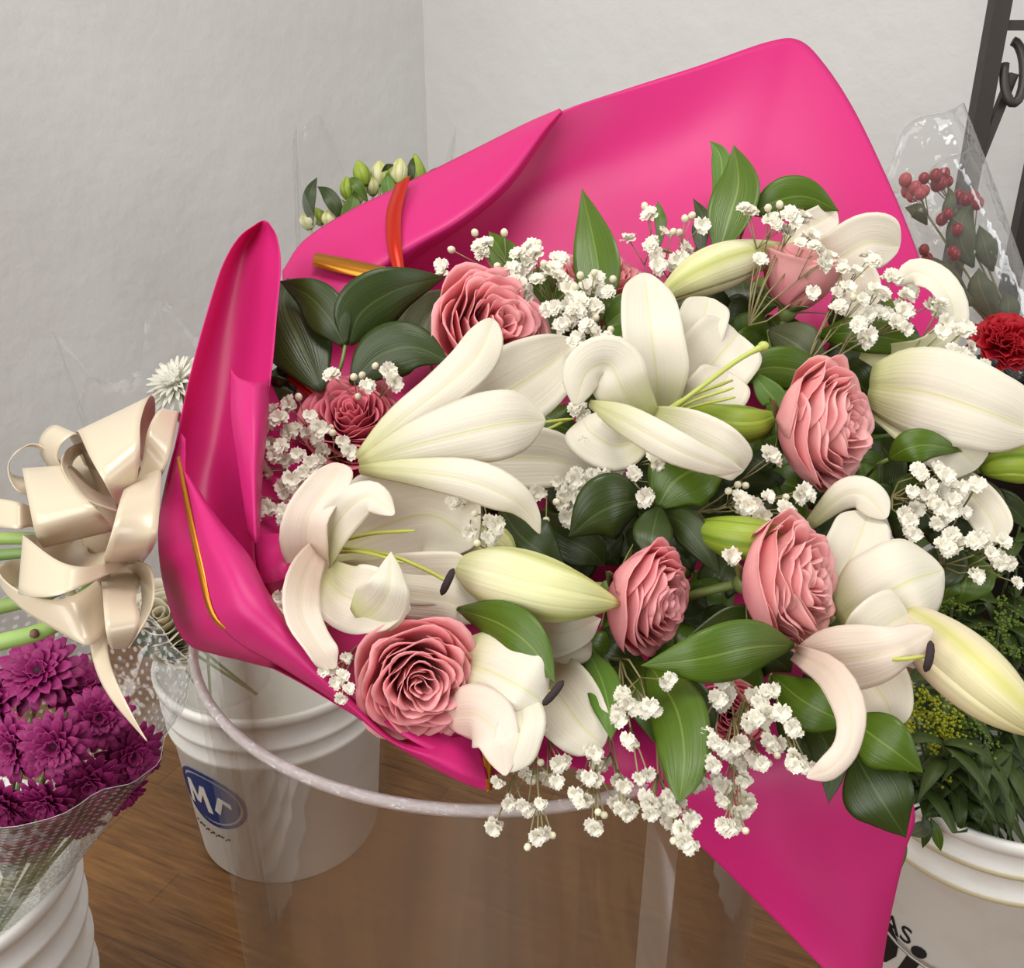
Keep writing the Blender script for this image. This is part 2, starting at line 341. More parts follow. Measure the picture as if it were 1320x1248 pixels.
def leaf_sprig(label, leaves, stem=None, group='leafy sprigs in the bouquet', name='leaf_sprig', pos=B, cat='leaves'):
    """leaves: (spine, width, material, kwargs)"""
    root = thing(name, label, cat, pos(*leaves[0][0][0]), group)
    for n, (sp, wd, m, kw) in enumerate(leaves):
        a = dict(curl=.35, prof=LPROF, nu=26, nv=11, pos=pos); a.update(kw); blade('leaf', root, m, sp, wd, thick=.0006, seed=n, **a)
    if stem is None:
        b = [pos(*l[0][0]) for l in leaves]; e = sum(b, Vector()) / len(b) + FW * .035 - UP * .01; m = MB()
        for q in b: m.tube([q, (q + e) / 2 + UP * .002, e], .0011, 6)
        m.build('stem', STEM, root)
    else: MB().tube([pos(*p) for p in cr(stem, 12)], .0013, 6).build('stem', STEM, root)
    return root

# ---- baby's breath
def blossom_mesh(seed, n=11):
    rng = random.Random(seed); m = MB()
    for k in range(n):
        th = k * 2.4 + rng.uniform(-.3, .3); inc = R(75 - 62 * (k / n) + rng.uniform(-8, 8)); L = rng.uniform(.75, 1.05) * (1 - .25 * k / n); wd = rng.uniform(.32, .46)
        d = Vector((math.cos(th) * math.sin(inc), math.sin(th) * math.sin(inc), math.cos(inc))); s = Vector((-math.sin(th), math.cos(th), 0)); u = d.cross(s) * -1
        rows = []
        for i in range(5):
            t = i / 4; ww = wd * (.25 + .9 * math.sin(min(1, t * 1.1) * math.pi * .62))
            rows.append([d * L * t * (1 - .1 * abs(v) + .06 * math.cos(v * 7)) + s * ww * v + u * (.1 * math.sin(v * 4 + k) * t + .18 * t * t) for v in (-1, -.5, 0, .5, 1)])
        m.grid(rows)
    m.lathe([(.02, -.35), (.16, -.2), (.24, .06)], n=7)
    return m.mesh('blossom', WHITE)
BM = [blossom_mesh(s, 9 + s % 5) for s in range(6)]
BB = MB().ball((0, 0, 0), 1, 8, 6, (1, 1, 1.15)).mesh('bud', WHITEP)
def breath(label, root_p, pts, h, rng_h=.012, size=12.8, seed=0, group="baby's breath sprigs"):
    """pts: (px,py) or (px,py,'s') for a closed bud; twigs run from the hidden root to joints and on to each blossom"""
    rng = random.Random(seed); rp = B(*root_p); root = thing('baby_breath_sprig', label, "baby's breath", rp, group)
    ends = []
    for p in pts: ends.append((B(p[0], p[1], h + rng.uniform(-rng_h, rng_h)), len(p) > 2, p))
    left = list(range(len(ends))); m = MB(); groups = []
    left.sort(key=lambda i: -(ends[i][0] - rp).length)
    while left:
        i = left.pop(0); near = sorted(left, key=lambda j: (ends[j][0] - ends[i][0]).length)[:3]; near = [j for j in near if (ends[j][0] - ends[i][0]).length < .026]
        for j in near: left.remove(j)
        groups.append([i] + near)
    for g in groups:
        c = sum((ends[i][0] for i in g), Vector()) / len(g); node = c.lerp(rp, .3) if (c - rp).length < .06 else c + (rp - c).normalized() * .02
        node += FW * .006; mid = node.lerp(rp, .5) + UP * rng.uniform(-.004, .004) + FW * .006
        m.tube([node, mid, rp], [.00045, .0006, .0008], 5)
        for i in g:
            e = ends[i][0]; m.tube([e, e.lerp(node, .5) + UP * rng.uniform(-.001, .001), node], .0004, 5)
            d = (e - node).normalized(); d = (d + (CAM - e).normalized() * .7 + Vector((rng.uniform(-.5, .5), rng.uniform(-.5, .5), rng.uniform(-.3, .5)))).normalized()
            s = ends[i][1]; sz = (rng.uniform(.85, 1.2) * size if not s else 5.0) / F * (e - CAM).dot(FW)
            o = bpy.data.objects.new('bud' if s else 'blossom', BB if s else BM[rng.randrange(6)]); C.objects.link(o); o.parent = root
            o.location = e - rp; o.scale = (sz, sz, sz); o.rotation_euler = d.to_track_quat('Z', 'Y').to_euler()
    m.build('stem', TWIG, root); return root
# ------------------------------------------------------------------ clear display bin
sc.cycles.transparent_max_bounces = 24
BX, BY, BZ, BR = -.012, .586, .70, .205
binr = thing('acrylic_bin', 'tall clear acrylic cylinder bin the big bouquet lies across', 'bin', (BX, BY, 0))
MB().lathe([(.194, .006), (.2039, BZ - .004), (.1999, BZ - .004), (.19, .006)], (BX, BY, 0), 128).build('body', ACRYL, binr)
MB().lathe([(.2002, BZ - .006), (.2046, BZ - .006), (.2053, BZ - .003), (.2044, BZ), (.2015, BZ + .0006), (.1994, BZ - .002), (.1994, BZ - .005), (.2002, BZ - .006)], (BX, BY, 0), 128).build('rim', RIM, binr)['label'] = 'scuffed whitish rim'
MB().lathe([(.001, 0), (.194, 0), (.194, .006), (.001, .006)], (BX, BY, 0), 96).build('base', ACRYL, binr)
def arcstrip(a0, a1, z0, z1, r0, r1, th=.0025, n=8):
    m = MB(); f = lambda a, z, e: Vector((BX + (r0 + (r1 - r0) * z / BZ + e) * math.sin(a), BY - (r0 + (r1 - r0) * z / BZ + e) * math.cos(a), z))
    A = [a0 + (a1 - a0) * k / n for k in range(n + 1)]
    return m.grid([[f(a, z0, 0) for a in A], [f(a, z0, th) for a in A], [f(a, z1, th) for a in A], [f(a, z1, 0) for a in A]])
arcstrip(.42, .53, .02, BZ - .012, .1942, .2041).build('seam_strip', SEAM, binr)
# ------------------------------------------------------------------ buckets
def bucket(label, cx, cy, H, rt, rb, bands, material=BUCKET, name='bucket', n=72, ribs=False):
    root = thing(name, label, 'bucket', (cx, cy, 0)); rr = lambda z: rb + (rt - rb) * z / H; prof = [(.001, 0), (rb * .97, 0), (rb, .006)]; zs = sorted(bands)
    for z in zs: prof += [(rr(z - .012), z - .012), (rr(z) + .004, z - .009), (rr(z) + .005, z - .001), (rr(z), z + .003)]
    prof += [(rt, H - .016), (rt + .005, H - .014), (rt + .006, H - .003), (rt + .003, H), (rt - .002, H - .001), (rt - .003, H - .02), (rb - .003, .01), (.001, .008)]
    MB().lathe(prof, (cx, cy, 0), n).build('body', material, root); root['r'] = 0; del root['r']
    return root, rr
def wrapped(root, rr, cx, cy, a0, z0, m, name, material, e=.0009, th=.0008, rot=0):
    """bends a flat mesh (x along the wall, z up; metres) round the bucket wall"""
    cr_, sr_ = math.cos(rot), math.sin(rot); out = []
    for v in m.v:
        x = v.x * cr_ - v.z * sr_; zz = v.x * sr_ + v.z * cr_; z = z0 + zz; r = rr(z) + e + v.y; a = a0 + x / rr(z0); out.append(Vector((cx + r * math.sin(a), cy - r * math.cos(a), z)))
    m.v = out; return m.build(name, material, root, smooth=False, thick=th)
def flat_ellipse(rx, rz, inner=0, n=40, y=0, cx=0, cz=0):
    m = MB(); m.grid([[Vector((cx + rx * q * math.cos(k * 2 * math.pi / n), y, cz + rz * q * math.sin(k * 2 * math.pi / n))) for k in range(n)] for q in ((inner, (1 + inner) / 2, 1) if inner else (.01, .5, 1))], closev=True); return m
def flat_poly(pts, y=0, sub=6):                                # quads strip: list of (left, right) pairs
    m = MB(); rows = []
    for (a, b), (c, d) in zip(pts[:-1], pts[1:]):
        for k in range(sub + 1):
            t = k / sub; l = (a[0] + (c[0] - a[0]) * t, a[1] + (c[1] - a[1]) * t); r = (b[0] + (d[0] - b[0]) * t, b[1] + (d[1] - b[1]) * t)
            rows.append([Vector((l[0] + (r[0] - l[0]) * q / 4, y, l[1] + (r[1] - l[1]) * q / 4)) for q in range(5)])
    return m.grid(rows)
def glyphs(text, size, shear=0, bold=0, y=0):
    cu = bpy.data.curves.new('t', 'FONT'); cu.body = text; cu.size = size; cu.shear = shear; cu.offset = bold; cu.resolution_u = 3
    o = bpy.data.objects.new('t', cu); C.objects.link(o); bpy.context.view_layer.update()
    me = bpy.data.meshes.new_from_object(o.evaluated_get(bpy.context.evaluated_depsgraph_get())); bpy.data.objects.remove(o)
    m = MB(); m.v = [Vector((v.co.x, y, v.co.y)) for v in me.vertices]; m.f = [tuple(p.vertices) for p in me.polygons]; m.uv = [(0, 0)] * len(m.v); return m

mb, mr = bucket('white bucket with a blue oval emblem standing on the floor behind the clear bin', -.33, 1.125, .30, .152, .128, [.225, .255])
EA, EZ = -.56, .143
wrapped(mb, mr, -.33, 1.125, EA, EZ, flat_ellipse(.062, .047, .9), 'emblem_ring', BLUE)
wrapped(mb, mr, -.33, 1.125, EA, EZ, flat_ellipse(.052, .038), 'emblem', BLUE)
for q in ([((-.040, -.022), (-.032, -.022)), ((-.036, .02), (-.028, .022))], [((-.036, .02), (-.028, .022)), ((-.022, -.012), (-.014, -.012))], [((-.022, -.012), (-.014, -.012)), ((-.008, .022), (0, .022))], [((-.008, .022), (0, .022)), ((-.002, -.022), (.007, -.022))], [((.012, -.012), (.02, -.018)), ((.022, .014), (.028, .006)), ((.04, .006), (.04, -.002))]):
    wrapped(mb, mr, -.33, 1.125, EA, EZ, flat_poly(q, .0012), 'emblem_letter', WPRINT)
wrapped(mb, mr, -.33, 1.125, EA - .36, .074, glyphs('-.--.-.-.--.-', .02), 'small_print', INK)

lb, lr = bucket('white ribbed bucket at the lower left, under the purple flowers', -.565, .70, .33, .132, .115, [.10, .15, .20, .25, .29])
rbk, rr_ = bucket('white paint bucket with black lettering holding the yellow-green foliage', .526, .84, .356, .135, .118, [.286, .321])
for z in (.282, .317): MB().lathe([(rr_(z) + .0045, z - .005), (rr_(z) + .006, z - .004), (rr_(z) + .006, z), (rr_(z) + .0045, z + .001)], (.526, .84, 0), 72).build('tan_band', BAND, rbk)
A0 = math.atan2(.526, .84) * -1                                  # azimuth of the bucket wall that faces the camera
wrapped(rbk, rr_, .526, .84, A0 - .90, .166, glyphs('URAS', .032), 'lettering', INK)
wrapped(rbk, rr_, .526, .84, A0 - 1.11, .100, glyphs('Disel', .11, shear=.25, bold=.0022), 'big_lettering', INK)
hp = []
for k in range(25):
    a = A0 - 1.5 + 3.0 * k / 24; z = .29 - .135 * math.sin(math.pi * k / 24) ** .8; r = rr_(z) + .007; hp.append((.526 + r * math.sin(a), .84 - r * math.cos(a), z))
MB().tube(hp, .0018, 8).build('handle', mat('grey_wire', srgb(150, 146, 138), .4, metal=.6), rbk)
bb, br_ = bucket('tall black bucket at the right edge holding the red carnations', .675, 1.12, .69, .12, .095, [.64], BLACK)
hb, hr_ = bucket('white bucket behind the bouquet holding the pale lily buds', -.32, 1.56, .36, .14, .12, [.29])

# ------------------------------------------------------------------ wrapping paper
def sheet(name, parent, rows, material, nu=40, nv=40, thick=.0005):
    cols = [cr(r, nv) for r in rows]; g = [cr([c[j] for c in cols], nu) for j in range(nv)]
    return MB().grid([[B(*g[j][i]) for j in range(nv)] for i in range(nu)]).build(name, material, parent, thick=thick)
wrap = thing('wrapping_paper', 'bright pink paper wrapped round the big bouquet, gold-edged', 'wrapping paper', B(300, 800, -.05))
sheet('back_sheet', wrap, [
 [(560, 226, -.03), (640, 186, -.03), (722, 144, -.02), (800, 117, -.03), (900, 85, -.035), (990, 54, -.04), (1030, 52, -.045), (1062, 82, -.05), (1100, 140, -.055), (1140, 222, -.06), (1175, 305, -.065), (1215, 420, -.07)],
 [(470, 330, -.035), (580, 290, -.045), (680, 250, -.06), (780, 220, -.065), (870, 200, -.065), (945, 195, -.06), (985, 205, -.06), (1015, 235, -.06), (1050, 285, -.06), (1085, 345, -.06), (1110, 400, -.06), (1150, 480, -.065)],
 [(400, 430, -.04), (520, 400, -.05), (620, 370, -.06), (720, 350, -.065), (800, 340, -.065), (870, 345, -.06), (920, 360, -.06), (955, 390, -.06), (985, 425, -.06), (1010, 465, -.06), (1040, 510, -.06), (1080, 560, -.06)],
 [(360, 560, -.01), (480, 560, -.04), (560, 560, -.05), (650, 560, -.055), (720, 560, -.06), (780, 565, -.06), (830, 570, -.06), (870, 580, -.06), (910, 590, -.06), (940, 600, -.06), (970, 620, -.06), (1000, 640, -.06)]], PAPER, 50, 80)
sheet('back_flap', wrap, [
 [(364, 350, .0), (392, 310, -.005), (450, 272, -.01), (505, 245, -.01), (560, 218, -.01), (620, 188, -.01), (680, 158, -.01), (722, 140, -.012)],
 [(366, 380, .01), (400, 350, .012), (455, 315, .012), (512, 287, .014), (575, 250, .014), (635, 212, .012), (690, 165, .005), (723, 142, -.01)],
 [(368, 420, .0), (420, 395, .012), (465, 362, .018), (525, 322, .022), (592, 283, .026), (652, 234, .02), (702, 168, .008), (724, 143, -.01)],
 [(372, 470, -.03), (430, 430, -.022), (475, 385, -.018), (535, 335, -.012), (600, 290, -.01), (658, 240, -.012), (706, 172, -.014), (725, 146, -.016)]], PAPERF, 30, 50)
sheet('inner_sheet', wrap, [
 [(335, 470, .02), (322, 610, .03), (335, 745, .035), (405, 855, .045), (520, 948, .04), (628, 1000, .015)],
 [(420, 500, -.02), (440, 600, -.03), (470, 700, -.02), (540, 800, -.01), (620, 900, .0), (720, 985, -.002)],
 [(700, 520, -.055), (720, 600, -.055), (740, 700, -.05), (760, 800, -.045), (800, 890, -.03), (830, 975, -.012)],
 [(950, 560, -.075), (960, 620, -.075), (970, 700, -.07), (990, 800, -.06), (1000, 890, -.04), (1010, 980, -.025)],
 [(1080, 540, -.075), (1100, 620, -.075), (1110, 720, -.07), (1110, 800, -.065), (1100, 880, -.05), (1090, 960, -.035)]], PAPER, 40, 40)
sheet('under_sheet', wrap, [
 [(236, 640, .0), (232, 760, -.01), (262, 835, -.03), (352, 862, -.03), (470, 930, -.012), (600, 1006, -.002)],
 [(262, 640, -.06), (262, 740, -.07), (300, 812, -.075), (380, 850, -.07), (500, 925, -.04), (610, 990, -.014)],
 [(440, 600, -.08), (440, 700, -.085), (460, 790, -.08), (520, 840, -.07), (600, 900, -.045), (680, 980, -.016)],
 [(700, 540, -.09), (720, 620, -.09), (740, 720, -.085), (760, 810, -.07), (800, 900, -.045), (830, 975, -.02)]], PAPER, 30, 40)
sheet('corner_sheet', wrap, [
 [(655, 955, -.004), (740, 992, -.002), (822, 1030, -.012), (888, 1078, -.035), (985, 1172, -.085), (1062, 1250, -.12), (1095, 1290, -.14)],
 [(740, 940, -.004), (800, 965, -.002), (880, 1010, -.008), (950, 1065, -.035), (1030, 1150, -.08), (1085, 1230, -.12), (1108, 1290, -.145)],
 [(820, 920, -.008), (900, 945, -.008), (980, 985, -.018), (1035, 1040, -.045), (1085, 1130, -.09), (1112, 1220, -.125), (1122, 1290, -.15)],
 [(900, 880, -.02), (990, 900, -.025), (1080, 945, -.035), (1122, 1030, -.065), (1150, 1105, -.10), (1138, 1195, -.13), (1128, 1290, -.16)],
 [(980, 850, -.035), (1060, 870, -.045), (1130, 930, -.055), (1178, 1040, -.085), (1166, 1100, -.105), (1146, 1190, -.135), (1131, 1290, -.165)]], PAPERF, 40, 60)
sheet('side_fold', wrap, [
 [(333, 287, .07), (308, 306, .075), (287, 342, .08), (268, 400, .08), (246, 480, .075), (229, 560, .065), (214, 640, .05), (222, 730, .035), (262, 800, .03)],
 [(337, 285, .062), (320, 305, .055), (302, 340, .052), (285, 400, .045), (264, 480, .04), (248, 560, .035), (236, 640, .025), (248, 730, .02), (288, 800, .02)],
 [(341, 284, .06), (335, 302, .055), (327, 338, .05), (315, 400, .04), (300, 480, .03), (282, 560, .022), (270, 640, .015), (280, 730, .012), (315, 800, .02)],
 [(344, 285, .065), (348, 302, .065), (348, 338, .065), (340, 400, .055), (328, 480, .045), (312, 560, .035), (302, 640, .03), (305, 730, .03), (340, 800, .03)],
 [(347, 288, .075), (357, 306, .08), (362, 342, .08), (357, 402, .08), (350, 480, .07), (338, 560, .06), (330, 640, .05), (330, 730, .045), (365, 800, .04)]], PAPERF, 30, 50)
sheet('inner_roll', wrap, [
 [(297, 474, .085), (297, 540, .09), (308, 610, .085), (320, 690, .07)], [(306, 486, .1), (310, 545, .105), (318, 615, .095), (324, 695, .075)],
 [(325, 493, .108), (328, 550, .11), (328, 618, .1), (329, 700, .078)], [(340, 493, .1), (339, 550, .1), (334, 615, .09), (332, 700, .075)], [(347, 488, .08), (345, 545, .08), (338, 612, .075), (334, 700, .07)]], PAPERF, 20, 24)
sheet('outer_flap', wrap, [
 [(231, 556, .05), (213, 625, .045), (204, 690, .035), (213, 762, .02), (240, 828, .0), (300, 848, .0), (353, 862, .01)],
 [(235, 560, .07), (226, 625, .068), (224, 695, .062), (238, 765, .05), (256, 818, .035), (305, 842, .03), (354, 858, .03)],
 [(239, 566, .075), (240, 625, .078), (252, 700, .078), (268, 768, .07), (280, 802, .06), (312, 832, .05), (354, 852, .045)]], PAPERF, 20, 40)
sheet('front_band', wrap, [
 [(236, 606, .08), (250, 690, .084), (266, 760, .08), (280, 802, .072), (312, 832, .062), (352, 854, .055), (388, 876, .05), (446, 914, .042), (504, 957, .032), (562, 992, .024), (602, 1011, .018), (632, 1020, .015)],
 [(238, 608, .085), (266, 690, .098), (292, 745, .1), (310, 788, .094), (340, 818, .085), (372, 846, .077), (404, 872, .07), (454, 914, .056), (506, 957, .042), (560, 980, .034), (602, 998, .026), (629, 1003, .02)],
 [(240, 610, .085), (278, 675, .098), (310, 722, .1), (334, 765, .096), (360, 800, .088), (390, 834, .08), (418, 866, .07), (460, 915, .055), (508, 956, .04), (555, 968, .034), (598, 974, .026), (624, 982, .02)],
 [(242, 612, .08), (284, 672, .085), (322, 718, .085), (346, 764, .08), (373, 804, .072), (402, 840, .066), (428, 872, .058), (466, 916, .045), (512, 954, .03), (550, 955, .028), (592, 948, .02), (618, 945, .015)]], PAPERF, 24, 70)
def edge_strip(name, parent, a, b, material, n=30, th=.0006):
    A = cr(a, n); Bq = cr(b, n); return MB().grid([[B(*p), B(*[(x + y) / 2 for x, y in zip(p, q)]), B(*q)] for p, q in zip(A, Bq)]).build(name, material, parent, thick=th)
edge_strip('gold_border', wrap, [(228, 590, .082), (240, 660, .087), (254, 730, .084), (272, 795, .074), (310, 826, .064), (356, 850, .058)], [(232, 588, .082), (247, 660, .088), (262, 730, .086), (278, 794, .077), (313, 823, .067), (358, 848, .06)], GOLD)
edge_strip('gold_border', wrap, [(616, 945, .021), (622, 975, .021), (628, 1021, .02)], [(632, 945, .019), (636, 975, .019), (634, 1019, .018)], GOLD)
edge_strip('gold_border', wrap, [(406, 326, .022), (440, 332, .026), (506, 346, .03)], [(402, 342, .022), (438, 352, .026), (500, 364, .03)], GOLD)
edge_strip('red_border', wrap, [(509, 238, .005), (498, 275, .018), (499, 315, .026), (508, 352, .026)], [(529, 226, .005), (518, 272, .018), (518, 315, .026), (522, 352, .026)], GOLD_REFL)  # gold edge of the fold, its red reflection put into the colour
edge_strip('red_border', wrap, [(360, 482, .01), (376, 494, .01), (392, 506, .008), (410, 520, .005)], [(364, 472, .01), (382, 486, .01), (398, 499, .008), (414, 512, .005)], GOLD_REFL)
edge_strip('paper_tab', wrap, [(326, 700, .04), (340, 690, .05), (365, 688, .055), (386, 690, .05)], [(330, 745, .04), (345, 752, .05), (368, 745, .055), (384, 725, .05)], PAPER)

# ------------------------------------------------------------------ satin bow and cut stems
bow = thing('ribbon_bow', 'champagne satin bow tied round the stems of the big bouquet', 'bow', B(140, 690, .02))
def smooth(p):
    for _ in range(5): p = [p[0]] + [tuple((a + 2 * b + c) / 4 for a, b, c in zip(p[i - 1], p[i], p[i + 1])) for i in range(1, len(p) - 1)] + [p[-1]]
    return p
def ribbon(name, a, b, n=36, lift=0):
    A, Bq = [smooth(cr(q, n)) for q in (a, b)]; rows = []
    for p, q in zip(A, Bq): rows.append([B(*[x + (y - x) * k / 6 for x, y in zip(p, q)]) for k in range(7)])
    return MB().grid(rows).build(name, SATIN, bow, thick=.0005)
for a, b in (
 ([(140, 660, .03), (112, 600, .04), (98, 560, .065), (102, 558, .085), (116, 590, .105), (136, 624, .105), (152, 655, .07)], [(170, 640, .02), (196, 560, .03), (200, 516, .05), (192, 511, .07), (180, 545, .1), (181, 585, .102), (172, 645, .07)]),
 ([(165, 650, .03), (183, 600, .07), (190, 555, .09), (208, 526, .075), (226, 540, .05)], [(180, 660, .03), (208, 615, .07), (222, 575, .08), (231, 530, .062), (236, 550, .04)]),
 ([(160, 670, .03), (163, 640, .06), (161, 629, .09), (152, 655, .117), (142, 695, .114), (133, 724, .09), (148, 730, .05)], [(190, 640, .03), (196, 603, .05), (208, 606, .075), (207, 628, .1), (205, 665, .106), (201, 700, .098), (185, 724, .05)]),
 ([(110, 670, .03), (52, 640, .03), (30, 604, .06), (30, 612, .088), (38, 652, .104), (46, 690, .094), (56, 706, .06)], [(130, 650, .03), (112, 620, .035), (92, 600, .06), (87, 606, .085), (108, 640, .106), (132, 664, .1), (148, 684, .06)]),
 ([(110, 640, .02), (60, 600, .03), (50, 572, .05), (62, 551, .066), (82, 552, .055), (110, 600, .03)], [(130, 640, .04), (80, 602, .06), (75, 580, .08), (88, 564, .09), (106, 562, .08), (135, 610, .05)]),
 ([(120, 570, .05), (92, 575, .07), (78, 596, .085), (92, 626, .1), (116, 648, .1), (152, 660, .08)], [(128, 580, .03), (104, 585, .04), (92, 600, .05), (104, 618, .06), (128, 636, .065), (152, 645, .06)]),
 ([(110, 700, .02), (50, 690, .03), (30, 690, .07), (36, 694, .092), (72, 722, .108), (110, 732, .106), (158, 718, .06)], [(110, 740, .02), (50, 740, .03), (24, 762, .07), (30, 768, .092), (66, 770, .106), (106, 756, .106), (166, 728, .06)]),
 ([(90, 740, .01), (20, 720, .02), (-4, 736, .045), (24, 762, .066), (64, 774, .076), (100, 766, .078), (140, 735, .05)], [(100, 770, .0), (30, 760, .01), (-2, 752, .035), (28, 786, .056), (80, 816, .066), (122, 834, .068), (152, 780, .04)]),
 ([(140, 720, .03), (130, 745, .05), (132, 758, .078), (134, 790, .1), (138, 822, .095), (146, 838, .07), (150, 800, .04)], [(175, 720, .03), (182, 750, .05), (174, 772, .078), (180, 790, .09), (178, 816, .085), (158, 840, .06), (165, 790, .03)]),
 ([(100, 650, .02), (34, 616, .03), (14, 612, .04), (13, 592, .045), (30, 576, .052), (60, 582, .05), (100, 640, .03)], [(100, 665, .03), (44, 640, .045), (20, 632, .055), (9, 602, .055), (24, 581, .062), (54, 572, .06), (110, 630, .04)]),
 ([(150, 705, .04), (178, 722, .06), (196, 735, .07), (197, 782, .068), (166, 836, .055)], [(150, 715, .02), (165, 738, .035), (180, 748, .045), (182, 790, .044), (160, 830, .04)]),
 ([(130, 690, .0), (70, 700, .01), (58, 730, .03), (90, 745, .06), (150, 735, .07)], [(140, 650, .0), (120, 668, .01), (112, 700, .03), (120, 715, .06), (165, 700, .07)]),
 ([(150, 690, .02), (100, 700, .015), (70, 650, .015), (80, 600, .02), (120, 560, .03), (170, 560, .03)], [(170, 720, .02), (130, 740, .01), (120, 680, .015), (125, 640, .02), (150, 620, .025), (185, 600, .03)]),
): ribbon('loop', a, b)
ribbon('tail', [(118, 800, .04), (116, 830, .052), (126, 870, .058), (148, 908, .06), (190, 956, .055)], [(140, 800, .04), (138, 832, .056), (146, 868, .066), (162, 904, .066), (178, 936, .06)])
ribbon('tail', [(-30, 640, .04), (0, 643, .06), (26, 648, .066), (42, 655, .05), (60, 665, .03)], [(-30, 676, .04), (0, 680, .058), (26, 682, .064), (42, 679, .05), (60, 690, .03)])
MB().ball(B(140, 690, .035), .016, 14, 10, (1, .8, 1.1)).build('knot', SATIN, bow)
for k, (pts, r, ds) in enumerate((
 ([(-60, 700), (20, 694), (150, 700)], .0042, 'topmost cut flower stem left of the bow, just under the ribbon tail'),
 ([(-60, 722), (20, 714), (150, 706)], .0036, 'second cut stem from the top, left of the bow'),
 ([(-60, 752), (20, 738), (150, 710)], .0034, 'thin dark cut stem in the middle of those left of the bow'),
 ([(-60, 796), (10, 780), (60, 766), (150, 716)], .0046, 'second lowest cut stem, left of the bow'),
 ([(-60, 840), (0, 828), (75, 802), (150, 722)], .0052, 'lowest and thickest pale green cut stem with a nub, left of the bow'))):
    h = (.0, -.004, -.012, .006, .002)[k]; t = thing('flower_stem', ds, 'stem', B(*pts[0], h), 'cut stems of the bouquet')
    pp = [B(*q, h) for q in cr(pts, 16)]
    MB().tube(pp, r, 10).build('stalk', mat('stalk_green_%d' % k, srgb(*((150, 176, 96), (120, 150, 84), (72, 92, 50), (140, 164, 92), (158, 190, 108))[k]), .5), t)
    if k == 4: MB().ball(pp[8] + (CAM - pp[8]).normalized() * .005, .0028, 8, 6).build('nub', mat('nub_brown', srgb(120, 92, 70), .7), t)['label'] = 'brown nub'
# ------------------------------------------------------------------ roses
rose(540, 878, .055, 80, (.30, -.10, .95), 'pink rose at the lower left, facing out beside the paper edge above the bin rim', 3, ROSE)
rose(842, 772, .05, 76, (.84, -.16, .55), 'pink rose in the middle, at the tip of the fat cream lily bud', 5, ROSE)
rose(1070, 548, .06, 88, (.74, .0, .66), 'largest pink rose at right, beside the broad white petal', 8, ROSEP)
rose(1026, 748, .055, 88, (.78, .12, .6), 'pink rose below right, just above the curled lily petal', 13, ROSEP)
rose(638, 422, .03, 82, (.52, .22, .82), 'pink rose at upper left behind the curled tip of the big lily', 21, ROSE)
rose(455, 540, .012, 64, (.05, .5, .85), 'half hidden dusky pink rose in the shade beside the dark leaves', 34, ROSED)
rose(768, 365, -.01, 66, (.1, .7, .6), 'pink rose at the back, behind the upright green leaf', 55, ROSE)
rose(1032, 352, .03, 66, (.26, .92, .22), 'closed pink rose seen from the side, high at the right behind white sprigs', 2, ROSEP, layers=[(.12, 2, .5), (.22, 3, .5), (.34, 4, .5), (.48, 4, .48), (.6, 4, .45), (.7, 4, .4), (.78, 3, .34)])
rose(940, 922, .0, 44, (-.2, .2, .9), 'small pink rose showing among the white sprigs at the bottom', 7, ROSED)
# ------------------------------------------------------------------ lilies
BL = [.3, .6, .9, 1, 1, .9, .45]
lily('big white lily left of centre seen from the side, its trumpet opening right', (463, 598, .06), [
 ([(500, 572, .045), (600, 535, .05), (690, 482, .05), (748, 436, .05)], 112, dict(curl=.4, prof=[.4, .7, .95, 1, .9, .6, .1])),
 ([(520, 582, .04), (630, 590, .042), (710, 592, .04), (778, 614, .03)], 84, dict(curl=.3, prof=[.4, .7, 1, 1, .9, .6, .1])),
 ([(462, 592, .07), (512, 545, .09), (566, 503, .102), (612, 462, .108), (637, 412, .1)], 58, dict(curl=[-.9, -.8, -.5, -.2, .2], tilt=[10, 15, 10, 0, -8], prof=[.3, .7, .92, .98, 1, .95, .6], ruf=.1)),
 ([(463, 598, .072), (520, 578, .1), (605, 556, .122), (660, 545, .125), (703, 542, .11)], 94, dict(curl=[-1, -.8, -.5, -.4, -.7], prof=[.2, .5, .82, 1, 1, .85, .45], ruf=.05)),
 ([(463, 604, .07), (530, 608, .096), (600, 618, .108), (655, 640, .104), (682, 662, .09), (696, 688, .075)], 58, dict(curl=[-1, -.9, -.6, -.5, -.3, .2], tilt=[0, 0, -10, -20, -20, 0], prof=[.3, .65, .95, 1, .75, .42, .12]))],
 [([(560, 560, .03), (680, 560, .05), (735, 540, .05)], None), ([(600, 565, .03), (700, 545, .05), (740, 540, .052)], None)])
